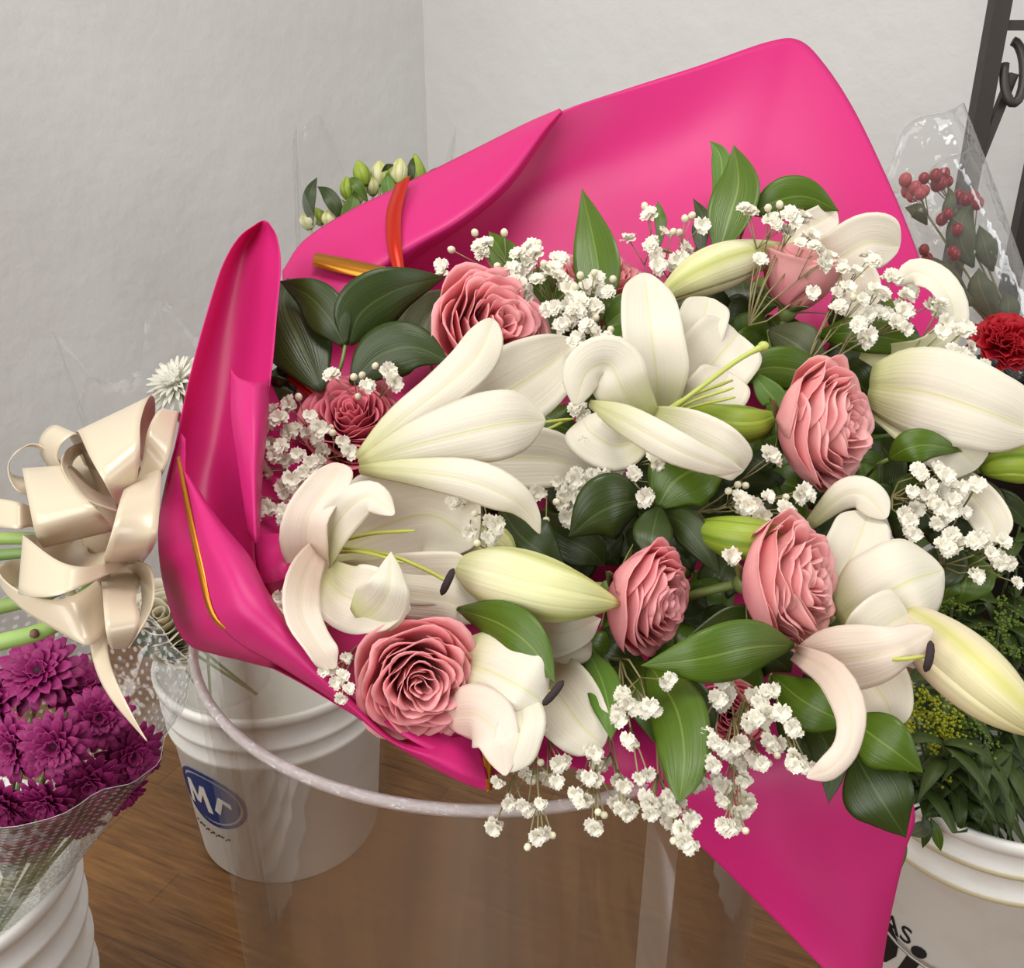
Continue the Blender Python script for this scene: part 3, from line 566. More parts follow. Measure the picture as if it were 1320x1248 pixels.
lily('white lily in the centre with a tall upright petal and bare green stamens', (850, 540, .03), [
 ([(858, 520, .02), (890, 455, .045), (905, 415, .058), (914, 384, .05)], 66, dict(curl=.4, prof=BL)),
 ([(865, 530, .02), (900, 490, .04), (930, 455, .055), (952, 430, .048)], 104, dict(curl=.5, prof=BL)),
 ([(865, 545, .02), (900, 530, .035), (925, 505, .05), (940, 480, .05)], 80, dict(curl=.5, prof=BL)),
 ([(850, 540, .035), (846, 480, .07), (838, 415, .09), (831, 352, .075)], 84, dict(curl=[.5, .5, .4, .2], tilt=-14, prof=[.4, .75, 1, 1, .95, .8, .42])),
 ([(842, 555, .04), (805, 505, .085), (785, 470, .1), (756, 480, .1), (741, 522, .085)], 78, dict(curl=[.2, -.3, -.6, -.6, -.3], tilt=[0, 10, 20, 20, 10], prof=[.4, .75, 1, 1, .9, .7, .3])),
 ([(845, 550, .04), (800, 575, .06), (765, 560, .07), (750, 540, .07)], 70, dict(curl=.4, prof=BL)),
 ([(836, 540, .05), (870, 556, .08), (915, 575, .095), (945, 592, .09), (959, 606, .075)], 72, dict(curl=.5, tilt=12, prof=[.5, .8, 1, 1, .9, .7, .3])),
 ([(760, 520, .075), (810, 545, .1), (870, 578, .11), (925, 600, .1), (956, 606, .085)], 46, dict(curl=-.5, tilt=-12, prof=[.2, .8, 1, 1, .8, .5, .1]))],
 [([(840, 545, .05), (890, 525, .07), (948, 512, .085)], None), ([(840, 545, .05), (880, 515, .07), (945, 490, .085)], None), ([(842, 545, .05), (890, 518, .075), (946, 500, .09)], None)],
 [(838, 548, .05), (900, 502, .085), (950, 465, .1), (984, 446, .105)])
lily('open white lily at lower left with crumpled edges beside the pink paper', (430, 705, .02), [
 ([(420, 715, .02), (490, 680, .03), (555, 665, .045), (615, 700, .05)], 148, dict(curl=.5, prof=[.4, .75, 1, 1, .95, .8, .4])),
 ([(430, 735, .02), (510, 745, .035), (575, 745, .05), (612, 740, .055)], 70, dict(curl=.4, prof=BL)),
 ([(430, 745, .02), (520, 765, .035), (580, 775, .045), (622, 800, .045)], 62, dict(curl=-.4, prof=[.4, .8, 1, 1, .9, .7, .2])),
 ([(415, 750, .035), (395, 710, .06), (398, 665, .085), (425, 625, .095), (440, 598, .085)], 66, dict(curl=.5, tilt=20, prof=[.4, .8, 1, .95, .85, .75, .4], m=LILYB, ruf=.1)),
 ([(410, 740, .04), (425, 690, .07), (450, 655, .095), (478, 640, .105), (508, 664, .1)], 50, dict(curl=[.4, .3, -.4, -.6, -.3], tilt=10, prof=[.4, .8, 1, 1, .9, .75, .3], ruf=.12)),
 ([(415, 700, .05), (392, 745, .08), (388, 790, .092), (412, 835, .09), (432, 862, .08)], 56, dict(curl=.3, tilt=25, prof=[.4, .8, 1, .9, .8, .7, .35], m=LILYB, ruf=.15)),
 ([(412, 735, .04), (445, 768, .07), (485, 775, .09), (528, 786, .095)], 92, dict(curl=.35, prof=[.4, .7, .9, 1, .95, .75, .3], ruf=.08)),
 ([(462, 800, .075), (488, 782, .1), (502, 752, .118), (504, 712, .116)], 74, dict(curl=-.3, tilt=-10, prof=[.5, .9, 1, .9, .7, .4, .05], ruf=.05))],
 [([(430, 705, .035), (500, 715, .06), (550, 735, .075), (577, 750, .085)], 65), ([(430, 700, .035), (480, 688, .055), (535, 684, .07)], None), ([(430, 712, .035), (470, 712, .06), (520, 726, .07)], None)])
lily('white lily drooping over the bin rim, right of the lower left rose', (610, 850, .03), [
 ([(640, 800, .03), (685, 815, .045), (730, 815, .055), (775, 798, .05)], 66, dict(curl=.5, prof=[.5, .85, 1, 1, .85, .6, .1])),
 ([(660, 845, .02), (700, 830, .04), (740, 838, .045), (762, 828, .04)], 40, dict(curl=-.4, prof=BL)),
 ([(690, 860, .02), (720, 895, .035), (750, 935, .045), (778, 962, .04)], 96, dict(curl=.4, prof=[.5, .85, 1, 1, .9, .7, .3])),
 ([(585, 850, .045), (630, 865, .07), (670, 885, .08), (702, 905, .07)], 118, dict(curl=-.4, prof=[.5, .85, 1, 1, .95, .8, .4])),
 ([(575, 925, .035), (610, 920, .06), (640, 945, .072), (652, 1000, .06)], 78, dict(curl=-.4, prof=[.4, .85, 1, 1, .8, .6, .2], m=LILYB)),
 ([(640, 860, .04), (672, 915, .07), (668, 950, .072), (655, 995, .06)], 62, dict(curl=-.3, prof=BL))],
 [([(660, 870, .03), (690, 885, .06), (713, 893, .075)], 50)])
lily('white lily at lower right with a long petal curling down like a hook', (1075, 830, .03), [
 ([(1080, 800, .02), (1125, 775, .045), (1170, 750, .06), (1216, 735, .05)], 122, dict(curl=-.45, prof=[.45, .8, 1, 1, 1, .9, .55])),
 ([(1060, 800, .015), (1085, 740, .04), (1105, 700, .05), (1120, 660, .045)], 76, dict(curl=.4, prof=BL)),
 ([(1040, 680, .02), (1085, 640, .05), (1115, 638, .06), (1143, 668, .055)], 44, dict(curl=-.5, prof=BL)),
 ([(1090, 840, .02), (1125, 880, .04), (1145, 910, .045), (1152, 942, .04)], 92, dict(curl=.35, prof=[.5, .9, 1, .95, .75, .5, .15])),
 ([(1030, 850, .035), (1085, 850, .065), (1150, 838, .09), (1203, 812, .09)], 86, dict(curl=[-.3, -.4, -.6, -.7], tilt=-10, prof=[.4, .85, 1, .95, .75, .55, .35], m=LILYB)),
 ([(1085, 840, .03), (1120, 820, .055), (1150, 800, .06), (1170, 790, .055)], 80, dict(curl=.4, prof=BL)),
 ([(1025, 842, .045), (1070, 868, .085), (1096, 915, .1), (1094, 960, .1), (1070, 990, .095), (1040, 1002, .085)], 44, dict(curl=[.3, -.4, -.8, -.8, -.5, -.3], tilt=[0, 10, 20, 15, 5, 0], prof=[.5, .9, 1, .85, .8, .7, .25], m=LILYB))],
 [([(1090, 845, .05), (1150, 850, .085), (1196, 846, .09)], 80)])
lily('white lily at the right edge with a broad flat petal running out of the photo', (1140, 500, .02), [
 ([(1110, 455, .005), (1165, 470, .02), (1205, 470, .03), (1230, 475, .03)], 50, dict(curl=.3, prof=BL)),
 ([(1130, 455, .01), (1190, 452, .045), (1222, 428, .06), (1228, 395, .07), (1208, 362, .075), (1178, 350, .07), (1155, 368, .06)], 42, dict(curl=[.3, .3, .4, .3, -.2, -.5, -.5], tilt=[0, -20, -35, -35, -10, 10, 20], prof=[.5, .8, 1, 1, 1, .8, .35])),
 ([(1120, 520, .02), (1190, 555, .04), (1235, 580, .045), (1262, 602, .035)], 74, dict(curl=.3, prof=BL)),
 ([(1120, 498, .035), (1190, 505, .065), (1270, 530, .08), (1345, 560, .07)], 118, dict(curl=-.25, prof=[.5, .85, 1, 1, .9, .75, .3])),
 ([(1200, 590, .0), (1245, 630, .02), (1275, 665, .03), (1288, 700, .03)], 50, dict(curl=.3, prof=BL))])
lily('white lily at the back right, two petals spread against the pink paper', (1030, 360, -.01), [
 ([(1020, 350, -.01), (1075, 335, .015), (1120, 312, .03), (1160, 318, .025)], 74, dict(curl=.25, prof=[.5, .8, .95, 1, 1, .9, .5])),
 ([(1070, 330, -.01), (1100, 355, .01), (1105, 385, .015), (1095, 412, .01)], 58, dict(curl=.3, prof=BL)),
 ([(1010, 330, -.015), (1030, 300, -.01), (1058, 285, -.005), (1078, 272, -.005)], 40, dict(curl=.3, prof=BL))])
# ------------------------------------------------------------------ buds
lily_bud('fat cream lily bud in the centre pointing right at a rose', [(596, 732, .045), (650, 746, .075), (720, 765, .09), (796, 778, .07)], 80, BUD, 1)
lily_bud('slim cream lily bud at the back, under the closed rose', [(1002, 322, .03), (945, 338, .04), (895, 358, .045), (845, 388, .03)], 56, BUD, 2)
lily_bud('long blush lily bud at the lower right pointing down to the photo edge', [(1160, 790, .03), (1222, 842, .06), (1285, 897, .07), (1350, 950, .055)], 84, BUDP, 3)
lily_bud('small green bud left of the largest rose', [(890, 530, .03), (935, 545, .045), (970, 547, .047), (1003, 536, .035)], 46, BUDG, 4)
lily_bud('green pointed bud left of the lower right rose', [(896, 682, .035), (940, 692, .055), (985, 697, .055), (1040, 702, .04)], 52, BUDG, 5)
lily_bud('green bud at the right edge under the broad white petal', [(1268, 604, .02), (1300, 598, .035), (1330, 600, .035), (1360, 606, .03)], 46, BUDG, 6)
lily_bud('pale green bud half hidden behind the fat cream bud', [(560, 715, .01), (600, 705, .03), (640, 700, .035), (664, 722, .03)], 46, BUD, 7)
# ------------------------------------------------------------------ leaves
leaf_sprig('dark leaf sprig at upper left against the pink paper', [
 ([(415, 505, .02), (385, 440, .03), (366, 395, .03), (372, 358, .025)], 96, LEAF, dict(curl=-.35)),
 ([(445, 447, .035), (425, 412, .05), (398, 382, .052), (360, 362, .045)], 60, LEAF, dict(curl=-.3, tilt=15)),
 ([(450, 445, .035), (465, 405, .05), (510, 375, .055), (576, 356, .045)], 78, LEAF, dict(curl=-.3, tilt=-12)),
 ([(452, 495, .03), (490, 458, .045), (535, 448, .05), (582, 468, .04)], 74, LEAF, dict(curl=-.3, tilt=10)),
 ([(400, 480, .0), (370, 488, .01), (360, 500, .01), (358, 470, .01)], 40, LEAF, {})],
 [(445, 445, .035), (440, 470, .03), (425, 520, .0), (430, 580, -.02)])
leaf_sprig('brown-olive leaf between the dark sprig and the upper left rose', [([(555, 470, -.005), (545, 430, .0), (560, 400, .0), (585, 372, -.005)], 70, LEAFO, {})])
leaf_sprig('tall upright green leaf in front of the back rose', [([(770, 420, .0), (772, 360, .02), (765, 310, .025), (750, 242, .02)], 62, LEAFG, dict(curl=.4, tilt=10))])
leaf_sprig('broad green leaf standing highest of all, against the pink paper', [
 ([(925, 330, .0), (940, 280, .01), (952, 235, .012), (946, 186, .008)], 62, LEAFG, dict(curl=.4, tilt=10)), ([(920, 270, -.01), (930, 230, -.01), (928, 200, -.01), (915, 181, -.01)], 26, LEAFL, {}),
 ([(905, 330, -.01), (903, 300, -.008), (906, 280, -.006), (893, 255, -.01)], 24, LEAF, {}), ([(850, 320, -.02), (852, 290, -.015), (850, 275, -.015), (848, 258, -.015)], 16, LEAFG, {})])
leaf_sprig('green leaf lying sideways just above the closed rose', [([(968, 276, -.005), (1005, 258, .01), (1040, 254, .01), (1082, 272, .0)], 56, LEAFG, dict(curl=-.4))])
leaf_sprig('green leaves behind white sprigs, above the upper left rose', [([(672, 390, .0), (660, 350, .015), (645, 322, .015), (630, 298, .01)], 42, LEAFG, {}), ([(720, 440, -.005), (712, 400, .005), (700, 380, .005), (680, 360, .0)], 70, LEAFG, {}), ([(730, 420, -.01), (720, 390, -.01), (735, 370, -.01), (750, 350, -.01)], 50, LEAF, {})])
leaf_sprig('green leaves left of the tall lily petal', [([(780, 420, .02), (800, 405, .025), (815, 400, .02), (830, 390, .02)], 50, LEAFG, {}), ([(760, 460, .015), (790, 440, .02), (805, 430, .02), (822, 420, .02)], 36, LEAFL, {}), ([(745, 470, .02), (755, 460, .02), (765, 462, .02), (775, 470, .015)], 30, LEAFG, {})])
leaf_sprig('glossy dark leaf sprig in the very centre, above the middle rose', [
 ([(846, 655, .045), (870, 620, .062), (905, 600, .065), (948, 580, .055)], 92, LEAFG, dict(curl=-.3, tilt=10)),
 ([(832, 645, .045), (800, 650, .06), (768, 664, .06), (733, 692, .045)], 90, LEAF, dict(curl=-.4, tilt=12)),
 ([(850, 652, .05), (844, 675, .062), (840, 698, .064), (839, 724, .056)], 52, LEAF, dict(curl=-.3)),
 ([(850, 660, .035), (880, 675, .05), (905, 705, .048), (930, 745, .035)], 44, LEAF, dict(curl=-.3)),
 ([(848, 650, .02), (840, 615, .03), (850, 590, .03), (880, 575, .025)], 60, LEAF, {})],
 [(846, 655, .045), (845, 670, .035), (840, 720, .0)])
leaf_sprig('dark leaf hanging below the tip of the big lily, behind the fat bud', [([(645, 655, .02), (670, 690, .035), (695, 710, .035), (730, 735, .025)], 78, LEAF, dict(curl=-.3)), ([(680, 660, .0), (720, 690, .01), (760, 710, .01), (780, 730, .0)], 60, LEAF, {}), ([(700, 620, -.01), (740, 640, .0), (770, 620, .0), (800, 600, -.005)], 70, LEAF, {})])
leaf_sprig('long green leaf sloping down right of the lower left rose', [([(590, 785, .05), (645, 805, .085), (685, 835, .09), (716, 880, .08)], 66, LEAFG, dict(curl=-.4, tilt=-15))])
leaf_sprig('large glossy leaf lying below the middle rose', [([(1024, 832, .05), (970, 835, .08), (900, 850, .085), (826, 858, .07)], 78, LEAFG, dict(curl=-.4, tilt=12)), ([(1000, 812, .02), (960, 800, .03), (920, 815, .03), (860, 845, .03)], 44, LEAF, {})])
leaf_sprig('green leaf hanging down over the pink corner, left of the white cluster', [([(840, 860, .04), (872, 915, .06), (882, 975, .062), (876, 1034, .055)], 76, LEAFG, dict(curl=-.3, prof=[.3, .8, 1, .95, .85, .6, .2]))])
leaf_sprig('narrow light leaf and dark leaves pointing down above the pink corner', [([(755, 835, .03), (775, 875, .05), (785, 915, .055), (788, 955, .05)], 46, LEAFL, dict(curl=-.3)), ([(730, 840, .01), (740, 870, .025), (758, 905, .03), (768, 935, .025)], 60, LEAF, {}), ([(800, 850, .0), (825, 880, .02), (840, 920, .02), (850, 965, .015)], 60, LEAFG, {}), ([(850, 870, .0), (880, 890, .02), (905, 920, .02), (920, 950, .01)], 50, LEAF, {})])
leaf_sprig('dark green leaves behind the hooked lily petal', [([(995, 870, .025), (1030, 900, .045), (1065, 920, .048), (1100, 935, .04)], 66, LEAFG, dict(curl=-.3)), ([(1030, 920, .0), (1060, 950, .015), (1072, 990, .015), (1068, 1036, .005)], 46, LEAF, {}), ([(1000, 890, -.01), (1035, 940, .0), (1050, 960, .0), (1090, 970, .0)], 70, LEAF, {})])
leaf_sprig('pair of leaves at the lower right, one over the other, above the paint bucket', [([(1102, 972, .02), (1122, 1008, .022), (1144, 1044, .016), (1168, 1080, .0)], 92, LEAF, dict(curl=-.3, tilt=-6)), ([(1092, 925, .035), (1124, 948, .046), (1156, 971, .046), (1190, 996, .035)], 74, LEAFG, dict(curl=-.35, tilt=-8))])
leaf_sprig('light green leaf under the broad white petal at right', [([(1145, 592, .035), (1170, 578, .055), (1200, 574, .058), (1240, 582, .045)], 46, LEAFG, dict(curl=-.3))])
leaf_sprig('green leaves behind the largest rose, under the closed rose', [([(1050, 432, .0), (1100, 430, .025), (1155, 438, .03), (1218, 452, .02)], 46, LEAFG, dict(curl=-.3)), ([(1075, 490, .0), (1030, 478, .02), (985, 475, .025), (930, 500, .01)], 56, LEAFG, dict(curl=-.3)), ([(990, 425, .0), (1020, 440, .015), (1040, 455, .015), (1075, 480, .005)], 62, LEAFO, dict(curl=-.3)), ([(990, 540, .03), (1000, 520, .04), (985, 500, .045), (968, 478, .045)], 34, LEAFL, dict(curl=.4)), ([(985, 545, .03), (990, 555, .035), (992, 565, .035), (998, 575, .03)], 26, LEAFL, {})])
leaf_sprig('green and light leaves at the right edge beside the green bud', [([(1260, 590, .0), (1240, 605, .015), (1225, 620, .015), (1205, 640, .005)], 36, LEAFG, {}), ([(1250, 640, -.01), (1285, 645, .01), (1310, 660, .01), (1335, 690, .0)], 34, LEAF, {}), ([(1240, 615, .0), (1262, 640, .01), (1275, 660, .01), (1283, 680, .0)], 50, LEAFO, {})])
FILL = [(1160, 605, 'beside the largest rose at its lower right'), (800, 690, 'left of the small leaf above the middle rose'), (885, 730, 'between the middle rose and the pointed green bud'), (950, 655, 'under the green pointed bud'), (925, 790, 'between the middle and the lower right rose'), (820, 840, 'beneath the middle rose'), (480, 800, 'left above the lower left rose'), (760, 680, 'right above the fat bud'), (1130, 440, 'by the looped petal, further up'), (1090, 660, 'between the two right roses'), (985, 415, 'under the closed rose'), (935, 425, 'between the centre lily and the closed rose'), (1120, 460, 'under the looped petal'), (1005, 620, 'under the largest rose at its lower left'), (440, 800, 'beneath the crumpled lily petals'), (530, 830, 'above the lower left rose'), (1110, 800, 'behind the rounded petal'), (640, 720, 'behind the fat bud at its stem end'), (860, 640, 'behind the centre leaf sprig'), (780, 870, 'below the fat bud tip'), (1060, 900, 'behind the hooked petal'), (700, 420, 'right of the upper left rose'), (350, 640, 'by the paper fold at left'), (600, 640, 'beside the big lily mouth'), (900, 440, 'behind the tall petal of the centre lily'), (965, 620, 'left of the largest rose'), (910, 790, 'right of the middle rose'), (530, 770, 'under the crumpled lily'), (1150, 640, 'behind the white cluster at right'), (1010, 560, 'left under the largest rose'), (400, 590, 'under the white cluster by the paper'), (760, 560, 'between the two big lilies'), (720, 720, 'above the fat cream bud'), (950, 830, 'under the lower right rose'), (1140, 520, 'behind the broad white petal'), (1240, 700, 'at the right under the white cluster')]
rg = random.Random(9)
for k, (x, y, ds) in enumerate(FILL):
    ls = []
    for q in range(5):
        a = rg.uniform(0, 6.28); L = rg.uniform(55, 85); hx, hy = x + rg.uniform(-15, 15), y + rg.uniform(-15, 15)
        ls.append(([(hx, hy, -.025), (hx + L * .35 * math.cos(a), hy + L * .35 * math.sin(a), -.015), (hx + L * .7 * math.cos(a + .1), hy + L * .7 * math.sin(a + .1), -.015), (hx + L * math.cos(a + .2), hy + L * math.sin(a + .2), -.025)], rg.uniform(52, 70), rg.choice((LEAF, LEAF, LEAFG)), dict(curl=-.3, tilt=rg.uniform(-25, 25))))
    leaf_sprig('dark leaves deep in the bouquet, ' + ds, ls)
# ------------------------------------------------------------------ baby's breath
breath('white blossoms at the left between the pink paper and the big lily, upper half', (440, 600, -.01), [(374, 523), (400, 537), (345, 547), (351, 572), (373, 558), (380, 552), (383, 586), (412, 552), (409, 568), (417, 581), (402, 597), (412, 595), (450, 583), (442, 570), (367, 593), (355, 588), (353, 529), (360, 540), (429, 558, 's'), (396, 560), (427, 552, 's'), (385, 512, 's'), (363, 575)], .035, seed=1)
breath('pinkish blossoms in the shade of the paper at left, lower half', (430, 640, -.02), [(392, 610), (377, 618), (342, 608), (336, 600), (329, 639), (327, 662), (347, 654), (367, 637), (366, 660), (385, 654), (367, 672), (325, 685), (357, 704), (366, 626), (337, 583, 's'), (335, 570), (400, 604), (383, 625)], .03, seed=2)
breath('sparse white blossoms over the dusky rose', (470, 560, -.01), [(428, 484), (472, 498), (500, 479), (508, 494), (504, 486), (484, 472, 's'), (468, 466, 's'), (456, 486, 's'), (467, 484, 's'), (462, 511, 's')], .05, seed=3)
breath('pinkish blossoms along the paper edge under the crumpled lily', (470, 810, -.005), [(366, 784), (360, 770), (373, 799), (380, 812), (401, 833), (445, 848), (442, 871), (450, 888), (418, 865), (432, 880), (428, 862), (440, 900), (372, 765), (362, 775)], .075, size=10.5, seed=4)
breath('white sprig above the upper left rose, one long twig to the left', (690, 430, -.02), [(569, 342), (571, 350), (619, 319), (627, 314), (622, 328), (612, 300, 's'), (582, 322, 's'), (650, 300, 's'), (641, 343, 's'), (645, 368), (640, 374)], .03, seed=5)
breath('dense white sprig just right of the upper left rose', (715, 450, -.015), [(668, 328), (660, 345), (656, 352), (673, 355), (684, 319), (690, 328), (680, 340), (671, 368), (677, 376), (663, 362), (699, 359), (693, 362), (715, 345), (721, 335), (709, 349), (721, 358), (730, 368), (694, 314, 's'), (701, 340, 's'), (675, 384), (733, 374)], .035, seed=6)
breath('white sprig along the lower edge of the tall upright leaf', (770, 470, -.01), [(715, 397), (707, 400), (738, 399), (733, 392), (751, 391), (744, 385), (758, 371), (770, 360), (777, 378), (784, 377), (771, 400), (761, 407), (768, 396), (727, 417), (722, 420), (736, 412), (745, 402), (748, 355, 's'), (742, 370, 's'), (790, 360, 's'), (766, 352, 's')], .045, seed=7)
breath('white sprig left of the centre lily curled petal', (790, 520, .0), [(745, 435), (740, 442), (763, 427), (757, 420), (753, 448), (760, 455), (784, 440), (779, 446), (771, 456), (792, 451), (788, 458), (805, 453), (740, 484), (742, 497), (768, 410, 's'), (787, 425, 's'), (751, 465)], .05, seed=8)
breath('thin white sprig against the back paper, left of the slim cream bud', (850, 400, -.02), [(837, 278), (811, 309), (842, 312), (838, 318), (855, 301), (847, 335), (849, 345), (846, 328), (879, 330), (873, 337), (882, 322), (868, 343), (905, 291), (831, 266, 's'), (868, 299, 's'), (883, 282, 's'), (892, 278, 's'), (876, 300, 's')], .015, seed=9)
breath('white sprig crossing between the two big lilies', (790, 590, .0), [(746, 522), (742, 528), (755, 545), (753, 538), (756, 568), (751, 572), (762, 565), (787, 545), (786, 569), (792, 575), (792, 604), (847, 598), (844, 590), (815, 630), (818, 611), (831, 640), (842, 622, 's'), (826, 651, 's'), (815, 545, 's')], .055, seed=10)
breath('white sprig below the mouth of the big lily', (720, 600, .0), [(693, 635), (744, 611), (741, 618), (733, 633), (727, 640), (758, 622), (754, 633), (771, 617), (776, 615), (725, 649), (736, 652), (733, 667), (719, 622), (748, 642), (763, 612), (704, 671, 's'), (717, 647, 's')], .05, seed=11)
breath('few white blossoms between the crumpled lily and the fat bud', (620, 640, -.01), [(592, 646), (583, 648), (639, 675), (632, 672), (640, 684), (605, 685), (629, 693), (634, 734), (640, 728), (628, 738), (615, 700, 's'), (612, 662, 's')], .07, seed=12)
breath('white sprig right of the centre leaves, reaching to the largest rose', (900, 660, .01), [(996, 593), (993, 587), (955, 643), (965, 651), (958, 655), (971, 651), (982, 667), (975, 672), (989, 640), (1017, 663), (1012, 656), (1029, 639), (1036, 633), (943, 718), (939, 633, 's'), (951, 625, 's'), (961, 626, 's'), (1013, 641, 's'), (1040, 637)], .06, seed=13)
breath('white sprig hanging down left over the bin rim', (690, 880, .03), [(686, 947), (692, 941), (727, 982), (720, 984), (684, 1002), (679, 996), (642, 1007), (655, 1035), (661, 1030), (674, 1038), (680, 1043), (696, 1035), (712, 1005), (705, 1000), (718, 1008), (637, 1067), (640, 1060), (693, 1077), (700, 1073), (680, 1092, 's'), (712, 1077, 's'), (697, 983, 's'), (673, 985, 's')], .035, size=12, seed=14)
breath('white sprig hanging in the middle over the bin rim', (780, 900, .02), [(765, 972), (775, 982), (760, 968), (771, 985), (760, 1003), (752, 999), (770, 1005), (742, 1023), (757, 1030), (748, 1034), (801, 1010), (795, 1005), (805, 1014), (793, 1035), (807, 1038), (813, 1044), (808, 1050), (799, 1043), (768, 1068), (763, 1064), (771, 1047, 's'), (779, 1051, 's')], .035, size=12, seed=15)
breath('white blossoms on twigs over the leaves right below the lilies', (800, 850, .03), [(797, 916), (804, 893), (800, 899), (797, 927), (818, 913), (830, 915), (836, 912), (845, 915), (815, 957), (809, 953), (823, 1002), (835, 997), (864, 874), (858, 880), (810, 905), (838, 909)], .07, size=12, seed=16)
breath('white clusters hanging along the left edge of the pink corner', (850, 930, .02), [(833, 1027), (838, 1034), (838, 1048), (844, 1043), (866, 1041), (860, 1036), (872, 1032), (868, 1060), (861, 1055), (887, 1050), (892, 1056), (874, 1073), (880, 1070), (887, 1089), (882, 1084), (862, 1025), (868, 1084, 's')], .04, size=13, seed=17)
breath('dense white cluster in front of the small rose at the bottom', (940, 870, .02), [(931, 905), (925, 900), (937, 894), (972, 897), (978, 905), (995, 889), (988, 893), (991, 920), (984, 926), (968, 929), (975, 926), (963, 935), (905, 952), (910, 945), (929, 962), (922, 957), (936, 968), (954, 958), (948, 964), (892, 973), (886, 969), (913, 981), (919, 986), (931, 879), (936, 885)], .055, size=12.5, seed=18)
breath('white cluster hanging lowest over the middle of the pink corner', (960, 900, .02), [(995, 960), (990, 954), (1002, 958), (975, 981), (968, 976), (982, 984), (956, 985), (950, 980), (904, 1008), (898, 1014), (931, 1012), (926, 1006), (938, 1018), (956, 1008), (962, 1002), (931, 1031), (937, 1035), (960, 1029), (965, 1036), (958, 1045), (952, 1048), (939, 1066), (932, 1062), (946, 1064), (991, 984, 's'), (1002, 974, 's'), (961, 1071, 's'), (988, 942, 's')], .035, size=12.5, seed=19)
breath('white twig at the right of the bottom cluster, touching the hooked petal', (1000, 880, .03), [(1021, 937), (1017, 931), (1025, 942), (1008, 918), (1029, 979), (1024, 974), (1027, 987), (1035, 989), (1020, 984), (1042, 987)], .05, size=12, seed=20)
breath('white sprig arching over the closed rose at the top', (965, 420, .03), [(967, 275), (960, 270), (1000, 290), (995, 284), (1006, 296), (1018, 278), (1022, 285), (1031, 287), (1036, 281), (1012, 300), (1040, 309), (1046, 304), (1033, 315), (1056, 325), (1050, 318), (1064, 336), (1059, 342), (1070, 332), (1048, 377), (980, 335), (990, 268, 's'), (1005, 264, 's'), (1010, 276, 's')], .075, seed=21)
breath('white sprig spreading right of the closed rose', (1040, 470, .02), [(1087, 348), (1082, 343), (1102, 351), (1125, 338), (1120, 333), (1087, 373), (1093, 371), (1080, 378), (1083, 394), (1079, 399), (1112, 386), (1118, 382), (1112, 411), (1108, 416), (1117, 405), (1106, 421), (1120, 433), (1114, 438), (1100, 384, 's')], .06, seed=22)
breath('white sprig in front of the looped lily petal at right', (1080, 460, .02), [(1133, 378), (1128, 373), (1140, 382), (1145, 361), (1152, 358), (1131, 401), (1137, 405), (1143, 407), (1148, 412), (1167, 382), (1172, 376), (1166, 401), (1160, 397), (1162, 419), (1168, 424), (1156, 417), (1198, 396), (1208, 390)], .06, seed=23)
breath('sparse white blossoms at the right edge of the bouquet by the red carnation', (1150, 500, .03), [(1208, 400), (1219, 415), (1213, 412), (1215, 428), (1245, 423), (1241, 428), (1250, 448), (1229, 454), (1241, 462), (1247, 466), (1238, 458), (1268, 472), (1208, 490), (1213, 392)], .07, seed=24)
breath('big white cluster at the right under the broad petal', (1150, 640, .02), [(1208, 604), (1220, 615), (1214, 609), (1224, 622), (1189, 612), (1184, 606), (1181, 639), (1176, 633), (1219, 628), (1212, 634), (1181, 655), (1165, 661), (1170, 667), (1173, 672), (1178, 688), (1172, 682), (1211, 653), (1204, 648), (1224, 661), (1231, 656), (1214, 669), (1208, 675), (1244, 661), (1200, 625), (1195, 640), (1235, 640), (1238, 628), (1228, 645)], .05, size=12, seed=25)
breath('white blossoms trailing at the right edge over the green foliage', (1215, 730, .0), [(1260, 625), (1255, 631), (1219, 696), (1226, 690), (1230, 704), (1214, 702), (1222, 708), (1236, 697), (1260, 696), (1271, 702), (1265, 690), (1254, 700), (1293, 698), (1284, 718), (1277, 714), (1293, 723), (1288, 728), (1301, 726), (1260, 745), (1257, 740), (1310, 751)], .045, size=12, seed=26)
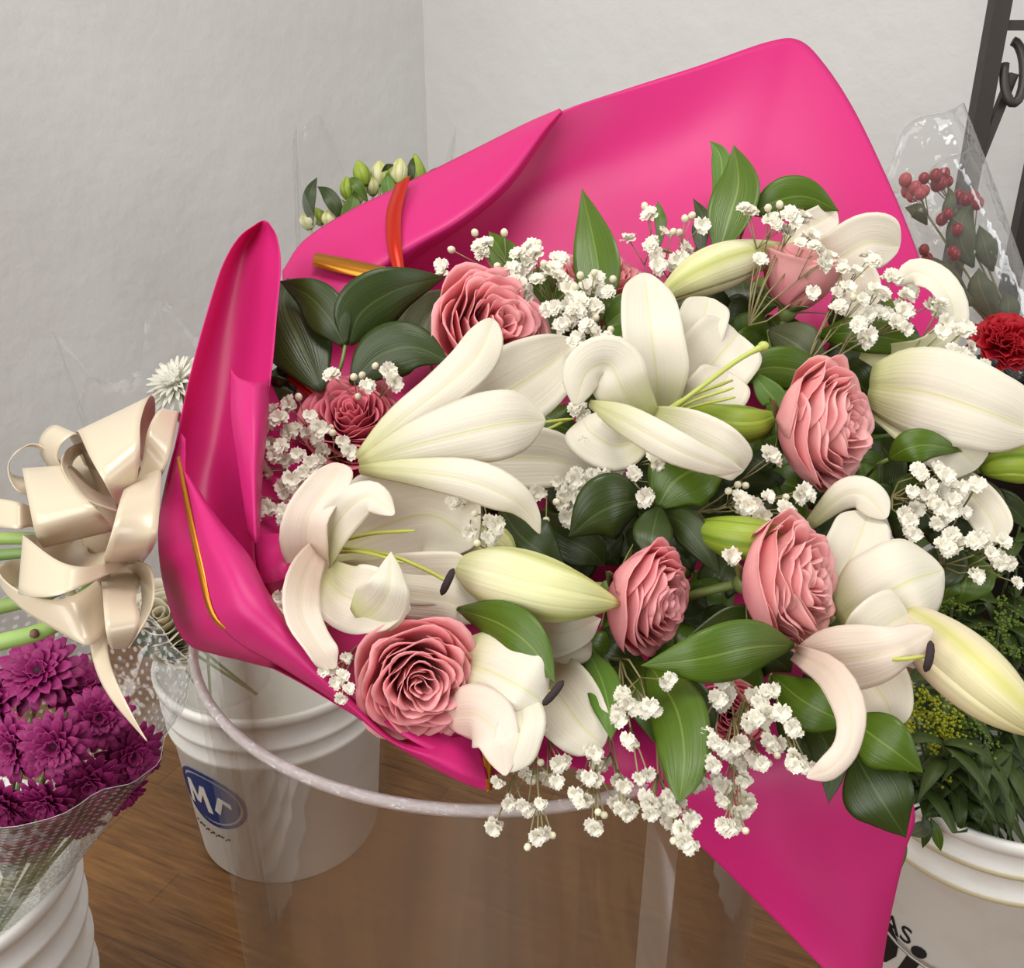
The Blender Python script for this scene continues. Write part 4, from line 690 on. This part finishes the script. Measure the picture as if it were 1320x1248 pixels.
# ------------------------------------------------------------------ flowers and foliage standing behind and beside
MUM = petal_like('mum_purple', srgb(146, 26, 98), srgb(176, 60, 130), srgb(92, 10, 60), .5, .15, vein=.4, veinscale=10, tip=srgb(172, 48, 124)); MUMC = mat('mum_centre', srgb(58, 14, 40), .8)
MUMW = mat('mum_white', srgb(238, 236, 222), .55, trans=.2)
def mum(label, c, rad, axis, seed=0, material=MUM, centre=MUMC, name='chrysanthemum', layers=((1, 18, 8), (.86, 16, 24), (.66, 14, 42), (.46, 10, 58)), wd=.13, foot=None, group='purple chrysanthemums', cat='chrysanthemum'):
    rng = random.Random(seed); z = camv(axis) if isinstance(axis, tuple) else axis; x = z.orthogonal().normalized(); y = z.cross(x); root = thing(name, label, cat, c, group); m = MB()
    for L, n, el in layers:
        o = rng.random() * 6
        for k in range(n):
            th = o + k * 6.283 / n + rng.uniform(-.08, .08); e = R(el + rng.uniform(-7, 7)); d = (x * math.cos(th) + y * math.sin(th)) * math.cos(e) + z * math.sin(e); s = (y * math.cos(th) - x * math.sin(th)); u = s.cross(d) * -1; ll = L * rng.uniform(.9, 1.05); rows = []
            for i in range(7):
                t = i / 6; w_ = wd * (.35 + .75 * math.sin(min(1, t * .95) * math.pi * .8)) * (1 if i < 6 else .5)
                rows.append([c + (d * ll * (.08 + .92 * t) + s * w_ * v + u * (.07 * v * v - .22 * t * t * ll + .1 * t)) * rad for v in (-1, 0, 1)])
            m.grid(rows)
    m.build('ray_petals', material, root, thick=.0004)
    MB().ball(c + z * rad * .1, rad * .17, 12, 8, (1, 1, 1)).build('flower_centre', centre, root)
    if foot is not None: MB().tube([c - z * rad * .1, c.lerp(foot, .4) - z * rad * .3, foot], .0022, 6).build('stem', STEM, root)
    return root
foot = Vector((-.55, .70, .2))
for k, (px, py, d, r, ax, ds) in enumerate((
 (52, 868, .86, 56, (.05, .45, .8), 'purple chrysanthemum at the top of the bunch, its petals fanned widest'),
 (128, 926, .84, 44, (.4, .15, .9), 'purple chrysanthemum at the right of the bunch, nearest the ribbon tail'),
 (72, 960, .80, 48, (.15, 0, 1), 'purple chrysanthemum in the middle front, facing straight out with a dark centre'),
 (22, 962, .81, 46, (-.3, 0, .9), 'purple chrysanthemum at front left, just above the folded clear film'),
 (168, 972, .87, 44, (.6, -.1, .7), 'rightmost purple chrysanthemum, veiled by clear film'),
 (100, 886, .90, 46, (.4, .5, .6), 'purple chrysanthemum behind the topmost one, to its right'),
 (-4, 905, .85, 46, (-.3, .3, .8), 'purple chrysanthemum cut by the left photo edge'),
 (115, 1005, .84, 44, (.3, -.4, .8), 'purple chrysanthemum under the film, below the middle ones'),
 (60, 1030, .82, 42, (0, -.5, .8), 'purple chrysanthemum pressed low under the film, left of its seam'),
 (8, 1032, .82, 42, (-.2, -.5, .8), 'lowest purple chrysanthemum at the left edge under the film'),
 (150, 1020, .87, 38, (.5, -.5, .6), 'small purple chrysanthemum low at the right under the film'),
 (38, 1072, .86, 40, (.1, -.5, .7), 'purple chrysanthemum deep inside the film, beneath the others near the left edge'),
 (98, 1052, .88, 38, (.3, -.5, .7), 'purple chrysanthemum deep inside the film, beneath the others toward the right'),
 (-4, 1088, .85, 38, (-.1, -.6, .7), 'purple chrysanthemum deepest in the film, cut by the left photo edge'))):
    mum(ds, P(px, py, d), r / F * d, ax, k, foot=foot)
def sleeve(label, C0, C1, r0, r1, material, n=72, rows=24, wob=.08, seed=0, slope=0, edge=True, peak=.012, group='clear flower sleeves'):
    rng = random.Random(seed); ax = (C1 - C0).normalized(); x = ax.cross(FW).normalized(); y = ax.cross(x); ph = [rng.random() * 6 for _ in range(4)]; g = []
    for i in range(rows):
        t = i / (rows - 1); row = []
        for k in range(n):
            a = k * 2 * math.pi / n; r = (r0 + (r1 - r0) * t ** .9) * (1 + wob * t * (math.sin(3 * a + ph[0]) + .6 * math.sin(7 * a + ph[1] + 3 * t) + .35 * math.sin(15 * a + ph[2] + 9 * t)) * .6)
            row.append(C0.lerp(C1, t) + (x * math.cos(a) + y * math.sin(a)) * r + ax * (slope * math.sin(a) + peak * (math.sin(2 * a + ph[3]) + .6 * math.sin(5 * a + ph[0]))) * t * t)
        g.append(row)
    root = thing('cellophane_sleeve', label, 'cellophane', C0, group)
    MB().grid(g, closev=True).build('film', material, root, thick=.0002); rim = g[-1]
    if edge: MB().tube([rim[k % n] for k in range(n + 1)], .0004, 4).build('film_edge', FEDGE, root)
    return root
FEDGE = clear('film_edge', (1, 1, 1, 1), .6, .2, .2, .25)
DOT = clear('dotted_cellophane', (.94, .94, .94, 1), .35, .03, .12, .02, (1, 1, 1, 1), 20, .8)
def dots(m):
    nt = m.node_tree; L = nt.links; uv, u, v = uvnode(m); mp = N(m, 'ShaderNodeMapping'); mp.inputs['Scale'].default_value = (34, 70, 1); L.new(uv, mp.inputs[0])
    vo = N(m, 'ShaderNodeTexVoronoi'); vo.inputs['Scale'].default_value = 1; vo.inputs['Randomness'].default_value = .05; L.new(mp.outputs[0], vo.inputs[0])
    f = ramp(m, vo.outputs['Distance'], [(.2, (.28, .28, .28, 1)), (.27, (0, 0, 0, 1))]); d = N(m, 'ShaderNodeBsdfDiffuse'); d.inputs[0].default_value = (.85, .82, .82, 1)
    o = nt.nodes['Material Output']; src = o.inputs[0].links[0].from_socket; x = N(m, 'ShaderNodeMixShader'); L.new(f, x.inputs[0]); L.new(src, x.inputs[1]); L.new(d.outputs[0], x.inputs[2]); L.new(x.outputs[0], o.inputs[0])
dots(DOT)
sleeve('dotted clear film sleeve round the purple chrysanthemums, standing in the ribbed bucket', P(-20, 1150, .93), P(66, 896, .87), .05, .116, DOT, seed=3, slope=-.05)
sleeve('clear film sleeve beside the bow, faintly seen against the left wall', Vector((-.40, 1.13, .24)), P(178, 470, 1.17), .06, .085, CELLOF, seed=5, edge=False, peak=.045)
sleeve('clear film sleeve round the pale lily buds behind the paper', Vector((-.30, 1.55, .27)), P(478, 215, 1.42), .06, .115, CELLOF, seed=6, edge=False, peak=.05)
sleeve('clear film sleeve of the red berries leaning in the tall black bucket', P(1335, 480, 1.13), P(1172, 212, 1.13), .022, .075, CELLO, seed=8, slope=.02)
mfoot = Vector((-.43, 1.12, .12))
mum('white spider chrysanthemum peeping out between bow and paper', P(232, 497, 1.14), .042, (-.3, .5, .7), 40, MUMW, MUMW, layers=((1, 26, 0), (.95, 24, 18), (.85, 20, 38), (.6, 14, 56)), wd=.06, foot=mfoot, group='white flowers in the emblem bucket')
rw = rosemat('rose_cream', srgb(228, 220, 196), srgb(206, 200, 160))
def far_rose(c, rad, axis, label, seed, material, group, foot):
    global B
    keep = B; B = lambda px, py, h: c; r = rose(0, 0, 0, rad * F / (c - CAM).dot(FW), axis, label, seed, material, layers=[(.14, 2, .42), (.3, 3, .45), (.46, 4, .42), (.62, 4, .36), (.8, 5, .22), (.96, 5, .06)], stem=False, group=group); B = keep
    MB().tube([c, c.lerp(foot, .5), foot], .002, 6).build('stem', STEM, r); return r
far_rose(P(207, 795, 1.245), .047, (.1, .5, .8), 'cream white rose low behind the bow, in the emblem bucket', 61, rw, 'white flowers in the emblem bucket', Vector((-.37, 1.16, .2)))
far_rose(P(228, 828, 1.26), .033, (.5, .3, .8), 'second cream rose beside the paper edge, over the emblem bucket', 62, rw, 'white flowers in the emblem bucket', Vector((-.37, 1.16, .2)))
PW = lambda d0: (lambda px, py, h: P(px, py, d0 - h))
leaf_sprig('dark leaves over the rim of the emblem bucket behind the bow', [([(200, 830, 0), (185, 822, .01), (175, 826, .01), (165, 835, 0)], 16, LEAF, {}), ([(205, 835, 0), (215, 840, .01), (222, 846, .01), (232, 850, 0)], 14, LEAF, {}), ([(205, 828, 0), (195, 836, .01), (188, 842, .01), (180, 848, 0)], 12, LEAF, {})], pos=PW(1.225), stem=[(205, 830, 0), (225, 845, -.03), (250, 880, -.06)], group='leaves in the buckets')
# pale lily buds behind the paper
bfoot = [(476, 420, -.06), Vector((-.30, 1.55, .08))]
for k, (a, b, wd, mt, ds) in enumerate((
 ((450, 258), (447, 228), 15, BUDG, 'pale green bud behind the paper, third from the left'), ((471, 240), (461, 207), 15, BUDG, 'pale green bud with a dark green leaf beside it, left of centre'),
 ((490, 240), (489, 207), 16, BUD, 'cream bud standing upright left of the red strip'), ((513, 238), (516, 204), 16, BUD, 'cream bud with yellow tip just above the red strip'),
 ((538, 256), (535, 199), 19, BUDG, 'tallest lily bud of those behind the paper'), ((568, 240), (578, 218), 13, BUD, 'rightmost small bud behind the paper'),
 ((399, 296), (394, 272), 15, BUD, 'lowest cream bud at the left end behind the paper'), ((414, 290), (407, 268), 13, BUDG, 'second bud from the left behind the paper'), ((500, 235), (497, 214), 12, BUDG, 'small greenish bud in the middle behind the paper'), ((532, 266), (530, 250), 16, BUD, 'cream bud half hidden right of the red strip'), ((440, 276), (436, 256), 14, BUD, 'cream bud between the dark leaves behind the paper'), ((481, 252), (478, 226), 14, BUD, 'cream bud behind the left part of the paper edge'),
 ((520, 262), (524, 226), 18, BUDG, 'green bud close behind the red strip'), ((462, 262), (458, 236), 17, BUD, 'pale bud behind the second leaf pair'), ((552, 250), (556, 232), 15, BUD, 'short pale bud near the right end behind the paper'), ((425, 292), (424, 270), 14, BUD, 'low cream bud between the two leftmost leaves'))):
    mid = [(a[0] + (b[0] - a[0]) * t, a[1] + (b[1] - a[1]) * t, .004) for t in (0, .33, .66, 1)]
    lily_bud(ds, mid, wd * 1.35, mt, k, PW(1.40 + .012 * (k % 3)), [(a[0] * .5 + 238, (a[1] + 420) / 2, -.01)] + bfoot, 'pale lily buds behind the paper')
leaf_sprig('dark green leaves among the pale buds behind the paper', [([(440, 300, 0), (450, 280, .005), (455, 262, .005), (458, 245, 0)], 24, LEAFG, {}), ([(505, 270, 0), (502, 250, .005), (500, 236, .005), (500, 222, 0)], 20, LEAFL, {}), ([(403, 290, 0), (398, 265, .01), (401, 245, .01), (409, 228, 0)], 17, LEAF, {}), ([(442, 285, 0), (432, 265, .01), (422, 250, .01), (409, 240, 0)], 20, LEAF, {}), ([(474, 260, 0), (464, 244, .01), (456, 234, .01), (450, 230, 0)], 15, LEAFG, {}), ([(546, 255, 0), (550, 240, .01), (557, 226, .01), (565, 215, 0)], 16, LEAF, {}), ([(492, 222, 0), (498, 216, .01), (502, 214, .01), (509, 212, 0)], 7, LEAF, {}), ([(528, 240, 0), (530, 225, .01), (531, 212, .01), (533, 202, 0)], 10, LEAF, {})], pos=PW(1.39), stem=[(470, 280, -.01), (474, 330, -.03), (476, 420, -.06)], group='leaves in the buckets')
# red berries in the sleeve
BERRY = mat('red_berry', srgb(140, 22, 36), .3); BERRYP = mat('pale_red_berry', srgb(176, 70, 76), .4); PB = PW(1.13)
for ds, pts, lv, mt in (
 ('sprig of dark red berries at the top of the clear sleeve', [(1206, 226), (1217, 224), (1213, 236), (1191, 230), (1222, 234), (1208, 238)], [([(1215, 290, 0), (1222, 270, .01), (1226, 255, .01), (1222, 240, 0)], 16)], BERRY),
 ('sprig of pale berries at the left of the clear sleeve', [(1167, 232), (1176, 252), (1186, 250), (1180, 242), (1192, 246), (1170, 246)], [([(1195, 290, 0), (1185, 275, .01), (1178, 270, .01), (1166, 268, 0)], 20)], BERRYP),
 ('sprig of red berries in the middle of the clear sleeve', [(1222, 276), (1214, 283), (1234, 296), (1245, 258), (1254, 254), (1260, 262), (1236, 254)], [([(1255, 345, 0), (1240, 315, .01), (1240, 285, .01), (1255, 258, 0)], 36), ([(1280, 350, 0), (1272, 325, .01), (1268, 310, .01), (1262, 290, 0)], 30)], BERRY),
 ('sprig with the lowest red berries, at the paper edge', [(1191, 322), (1195, 334), (1231, 328), (1228, 324), (1200, 345)], [([(1250, 385, 0), (1225, 360, .01), (1210, 345, .01), (1200, 330, 0)], 26), ([(1285, 420, 0), (1270, 385, .01), (1262, 365, .01), (1262, 345, 0)], 34), ([(1305, 430, 0), (1300, 405, .01), (1300, 390, .01), (1295, 375, 0)], 28), ([(1260, 395, 0), (1235, 380, .01), (1215, 365, .01), (1205, 352, 0)], 24)], BERRY)):
    root = thing('berry_sprig', ds, 'berries', PB(*pts[0], 0), 'berry sprigs in the clear sleeve'); foot_ = PB(1330, 478, -.02); m = MB(); hub = PB(sum(p[0] for p in pts) / len(pts) + 18, sum(p[1] for p in pts) / len(pts) + 34, -.005)
    rg2 = random.Random(len(ds))
    for q in pts:
        c = PB(*q, rg2.uniform(-.015, .02)); MB().ball(c, rg2.uniform(6.5, 8.5) / F * 1.13, 12, 8, (1, 1, 1.15)).build('berry', mt, root); m.tube([c, c.lerp(hub, .6), hub], .0007, 5)
    m.tube([hub, hub.lerp(foot_, .5), foot_], .0013, 6).build('stem', TWIG, root)
    for sp, wd in lv: blade('leaf', root, LEAFO, sp, wd, thick=.0005, pos=PB, prof=LPROF, nu=14, nv=7, curl=-.3)
# red carnations
CARN = mat('carnation_red', srgb(196, 14, 38), .6, trans=.2)
def carnation(label, c, rad, axis, seed):
    rng = random.Random(seed); z = camv(axis); x = z.orthogonal().normalized(); y = z.cross(x); root = thing('carnation', label, 'carnation', c, 'red carnations'); m = MB()
    for L, n, el in ((1, 9, 5), (.98, 10, 25), (.95, 9, 45), (.9, 8, 62), (.85, 6, 78)):
        for k in range(n):
            th = rng.random() * 6.28; e = R(el + rng.uniform(-9, 9)); d = (x * math.cos(th) + y * math.sin(th)) * math.cos(e) + z * math.sin(e); s = y * math.cos(th) - x * math.sin(th); u = d.cross(s); ph = rng.random() * 6; rows = []
            for i in range(6):
                t = i / 5; rows.append([c + (d * L * (.15 + .85 * t) * (1 - .18 * v * v) + s * (.12 + .5 * t) * v + u * (.12 * math.sin(v * 7 + ph) * t * t) + d * .05 * math.sin(v * 11 + ph) * t * t) * rad for v in [q / 5 - 1 for q in range(11)]])
            m.grid(rows)
    m.build('petals', CARN, root, thick=.0004); e = Vector((.675, 1.12, .3)); MB().tube([c - z * rad * .3, c.lerp(e, .4), e], .0025, 6).build('stem', STEM, root)
carnation('red carnation beside the berry sleeve, above the black bucket', P(1294, 447, 1.08), .038, (-.1, .5, .8), 4)
carnation('second red carnation cut by the right photo edge', P(1340, 452, 1.12), .036, (.2, .5, .8), 5)
# yellow-green foliage of the paint bucket
FOL = petal_like('foliage_dark', srgb(66, 84, 34), srgb(86, 102, 46), srgb(60, 78, 32), .45, .15, vein=.4, veinscale=10); GR = mat('goldenrod_bloom', srgb(158, 164, 34), .7, trans=.1); GRD = mat('goldenrod_green', srgb(98, 122, 34), .7, trans=.1)
gf = Vector((.526, .84, .08)); rg = random.Random(17)
def keepin(p):                                                 # leaves stay inside the bucket wall below its rim
    q = Vector((p.x - .526, p.y - .84, 0)); lim = .112 + max(0, p.z - .36) * 4
    return p if q.length < lim else Vector((.526 + q.x * lim / q.length, .84 + q.y * lim / q.length, p.z))
def leafy(label, px, py, d, seed, lean=0):
    rng = random.Random(seed); tip = P(px, py, d); root = thing('leafy_stem', label, 'foliage', gf, 'leafy stems in the paint bucket'); f = gf + Vector((rng.uniform(-.06, .06), rng.uniform(-.06, .06), 0)); q = cr([tuple(f), tuple(f.lerp(tip, .5) + Vector((0, 0, .02))), tuple(tip)], 16); pts = [Vector(p) for p in q]
    MB().tube(pts, .0016, 6).build('stem', FOL, root); m = MB()
    for i in range(6, 16):
        for r_ in range(3):
            p = pts[i] if i < 15 else tip; a = rng.uniform(0, 6.28); dr = Vector((math.cos(a), math.sin(a), rng.uniform(-.1, .7))).normalized(); L = rng.uniform(.04, .065); s = dr.cross(Vector((0, 0, 1))).normalized(); rows = []
            for k in range(7):
                t = k / 6; w_ = .0075 * math.sin(math.pi * min(1, .12 + .9 * t)) + .0003; c = p + dr * L * t - Vector((0, 0, 1)) * L * .75 * t * t; rows.append([keepin(c + s * w_ * v + Vector((0, 0, .002)) * abs(v)) for v in (-1, 0, 1)])
            m.grid(rows)
    m.build('leaves', FOL, root, thick=.0004)
for k, (px, py, d, ds) in enumerate(((1190, 900, .98, 'under the long blush bud, at the left'), (1225, 880, .95, 'in the middle under the long blush bud'), (1265, 960, .92, 'front of the paint bucket, below the bud'), (1300, 970, .95, 'right front of the paint bucket at the photo edge'), (1215, 960, .90, 'above the left rim of the paint bucket'), (1180, 1000, .93, 'leftmost, hanging by the pink corner'), (1240, 770, 1.04, 'reaching up right of the rounded lily petal'), (1290, 780, 1.03, 'reaching up at the right edge'), (1310, 700, 1.06, 'tallest, at the right edge beneath the white blossoms'), (1270, 690, 1.07, 'tall, behind the white cluster at right'), (1320, 880, .98, 'at the right edge behind the bud'), (1205, 700, 1.08, 'tall, behind the rounded lily petal'), (1330, 620, 1.1, 'topmost dark one at the right edge'))): leafy('dark leafy stem ' + ds, px, py, d, 70 + k)
def goldenrod(label, px, py, d, seed, mt):
    rng = random.Random(seed); tip = P(px, py, d); root = thing('goldenrod', label, 'goldenrod', gf, 'goldenrod in the paint bucket'); MB().tube([gf, gf.lerp(tip, .6) + Vector((0, 0, .02)), tip], .0014, 6).build('stem', FOL, root); m = MB()
    for b in range(11):
        a = rng.uniform(0, 6.28); L = rng.uniform(.02, .05); dr = Vector((math.cos(a), math.sin(a), rng.uniform(.1, .6))); o = tip - Vector((0, 0, 1)) * rng.uniform(0, .05)
        for k in range(26):
            t = k / 25; c = o + dr * L * t - Vector((0, 0, .012)) * t * t + Vector((rng.gauss(0, .0025), rng.gauss(0, .0025), rng.gauss(0, .0025))); m.ball(c, rng.uniform(.0011, .002), 5, 3)
    m.build('flower_plume', mt, root)['kind'] = 'stuff'
for k, (px, py, d, mt, ds) in enumerate(((1185, 895, .93, GR, 'bright yellow-green goldenrod just under the white petal tip'), (1215, 925, .92, GR, 'bright goldenrod under the middle of the long bud'), (1180, 925, .91, GR, 'goldenrod lowest left, above the two leaves'), (1240, 930, .94, GRD, 'greener goldenrod under the long bud, to the right'), (1290, 795, .98, GRD, 'green goldenrod at the right edge above the long bud'), (1225, 745, 1.02, GRD, 'green goldenrod right of the rounded lily petal'), (1245, 690, 1.04, GRD, 'green goldenrod under the white cluster'))): goldenrod(ds, px, py, d, 90 + k, mt)
PG = PW(.955)
leaf_sprig('pointed leaves hanging over the rim of the paint bucket', [([(1190, 1050, 0), (1194, 1065, .004), (1193, 1080, .004), (1189, 1094, 0)], 14, LEAF, {}), ([(1200, 1055, 0), (1206, 1070, .004), (1210, 1085, .004), (1213, 1098, 0)], 14, LEAFG, {}), ([(1165, 1075, .01), (1164, 1090, .012), (1163, 1105, .012), (1162, 1120, .01)], 11, LEAFG, {}), ([(1205, 1060, 0), (1190, 1068, .004), (1182, 1072, .004), (1170, 1076, 0)], 20, LEAFO, {})], pos=PG, stem=[(1195, 1056, 0), (1203, 1046, -.005), (1222, 1040, -.02)], group='leaves in the buckets')
PM = PW(.88)
leaf_sprig('dark leaves inside the dotted film under the purple chrysanthemums', [([(40, 1075, 0), (30, 1060, .01), (20, 1050, .01), (5, 1040, 0)], 40, LEAF, {}), ([(30, 1090, 0), (50, 1075, .01), (70, 1065, .01), (95, 1050, 0)], 36, LEAF, {}), ([(10, 1100, 0), (0, 1085, .01), (-10, 1075, .01), (-25, 1060, 0)], 40, LEAF, {}), ([(30, 1110, 0), (45, 1098, .01), (55, 1090, .01), (70, 1085, 0)], 34, LEAFO, {}), ([(5, 1130, 0), (15, 1110, .01), (20, 1100, .01), (25, 1085, 0)], 34, LEAF, {})], pos=PM, stem=[(40, 1060, 0), (25, 1100, 0), (-10, 1180, -.02)], group='leaves in the buckets')
# ------------------------------------------------------------------ iron rack
rack = thing('iron_rack', 'dark iron rack with diagonal brace standing at the right against the wall', 'rack', (.56, 1.25, 0))
def bar(name, a, b, w_, dd=None):
    a, b = Vector(a), Vector(b); t = (b - a).normalized(); s = t.cross(Vector((0, 1, 0))).normalized(); u = s.cross(t); m = MB(); h = w_ / 2; k = (dd or w_) / 2; rows = [[p + s * h * i + u * k * j for i, j in ((-1, -1), (1, -1), (1, 1), (-1, 1))] for p in (a, b)]
    m.grid(rows, closev=True); m.f += [(0, 1, 2, 3), (7, 6, 5, 4)]; return m.build(name, IRON, rack, smooth=False)
bar('post', (.568, 1.25, 0), (.562, 1.25, 1.62), .02); bar('post', (.80, 1.25, 0), (.80, 1.25, 1.62), .02); bar('post', (.70, 1.36, 0), (.70, 1.36, 1.02), .02)
zt = P(1300, 33, 1.14).z; bar('crossbar', (.575, 1.25, zt), (.80, 1.25, zt), .011); bar('crossbar', (.56, 1.25, .5), (.80, 1.25, .5), .011)
bar('brace', P(1258, 215, 1.19), P(1306, 95, 1.155), .010)
sp = [P(1306 + 14 * math.cos(a) * (1 - .05 * a), 95 + 40 * math.sin(a) * (1 - .03 * a), 1.15) for a in [k * .3 - 1.6 for k in range(18)]]
MB().tube(sp, .0055, 8).build('scroll', IRON, rack)
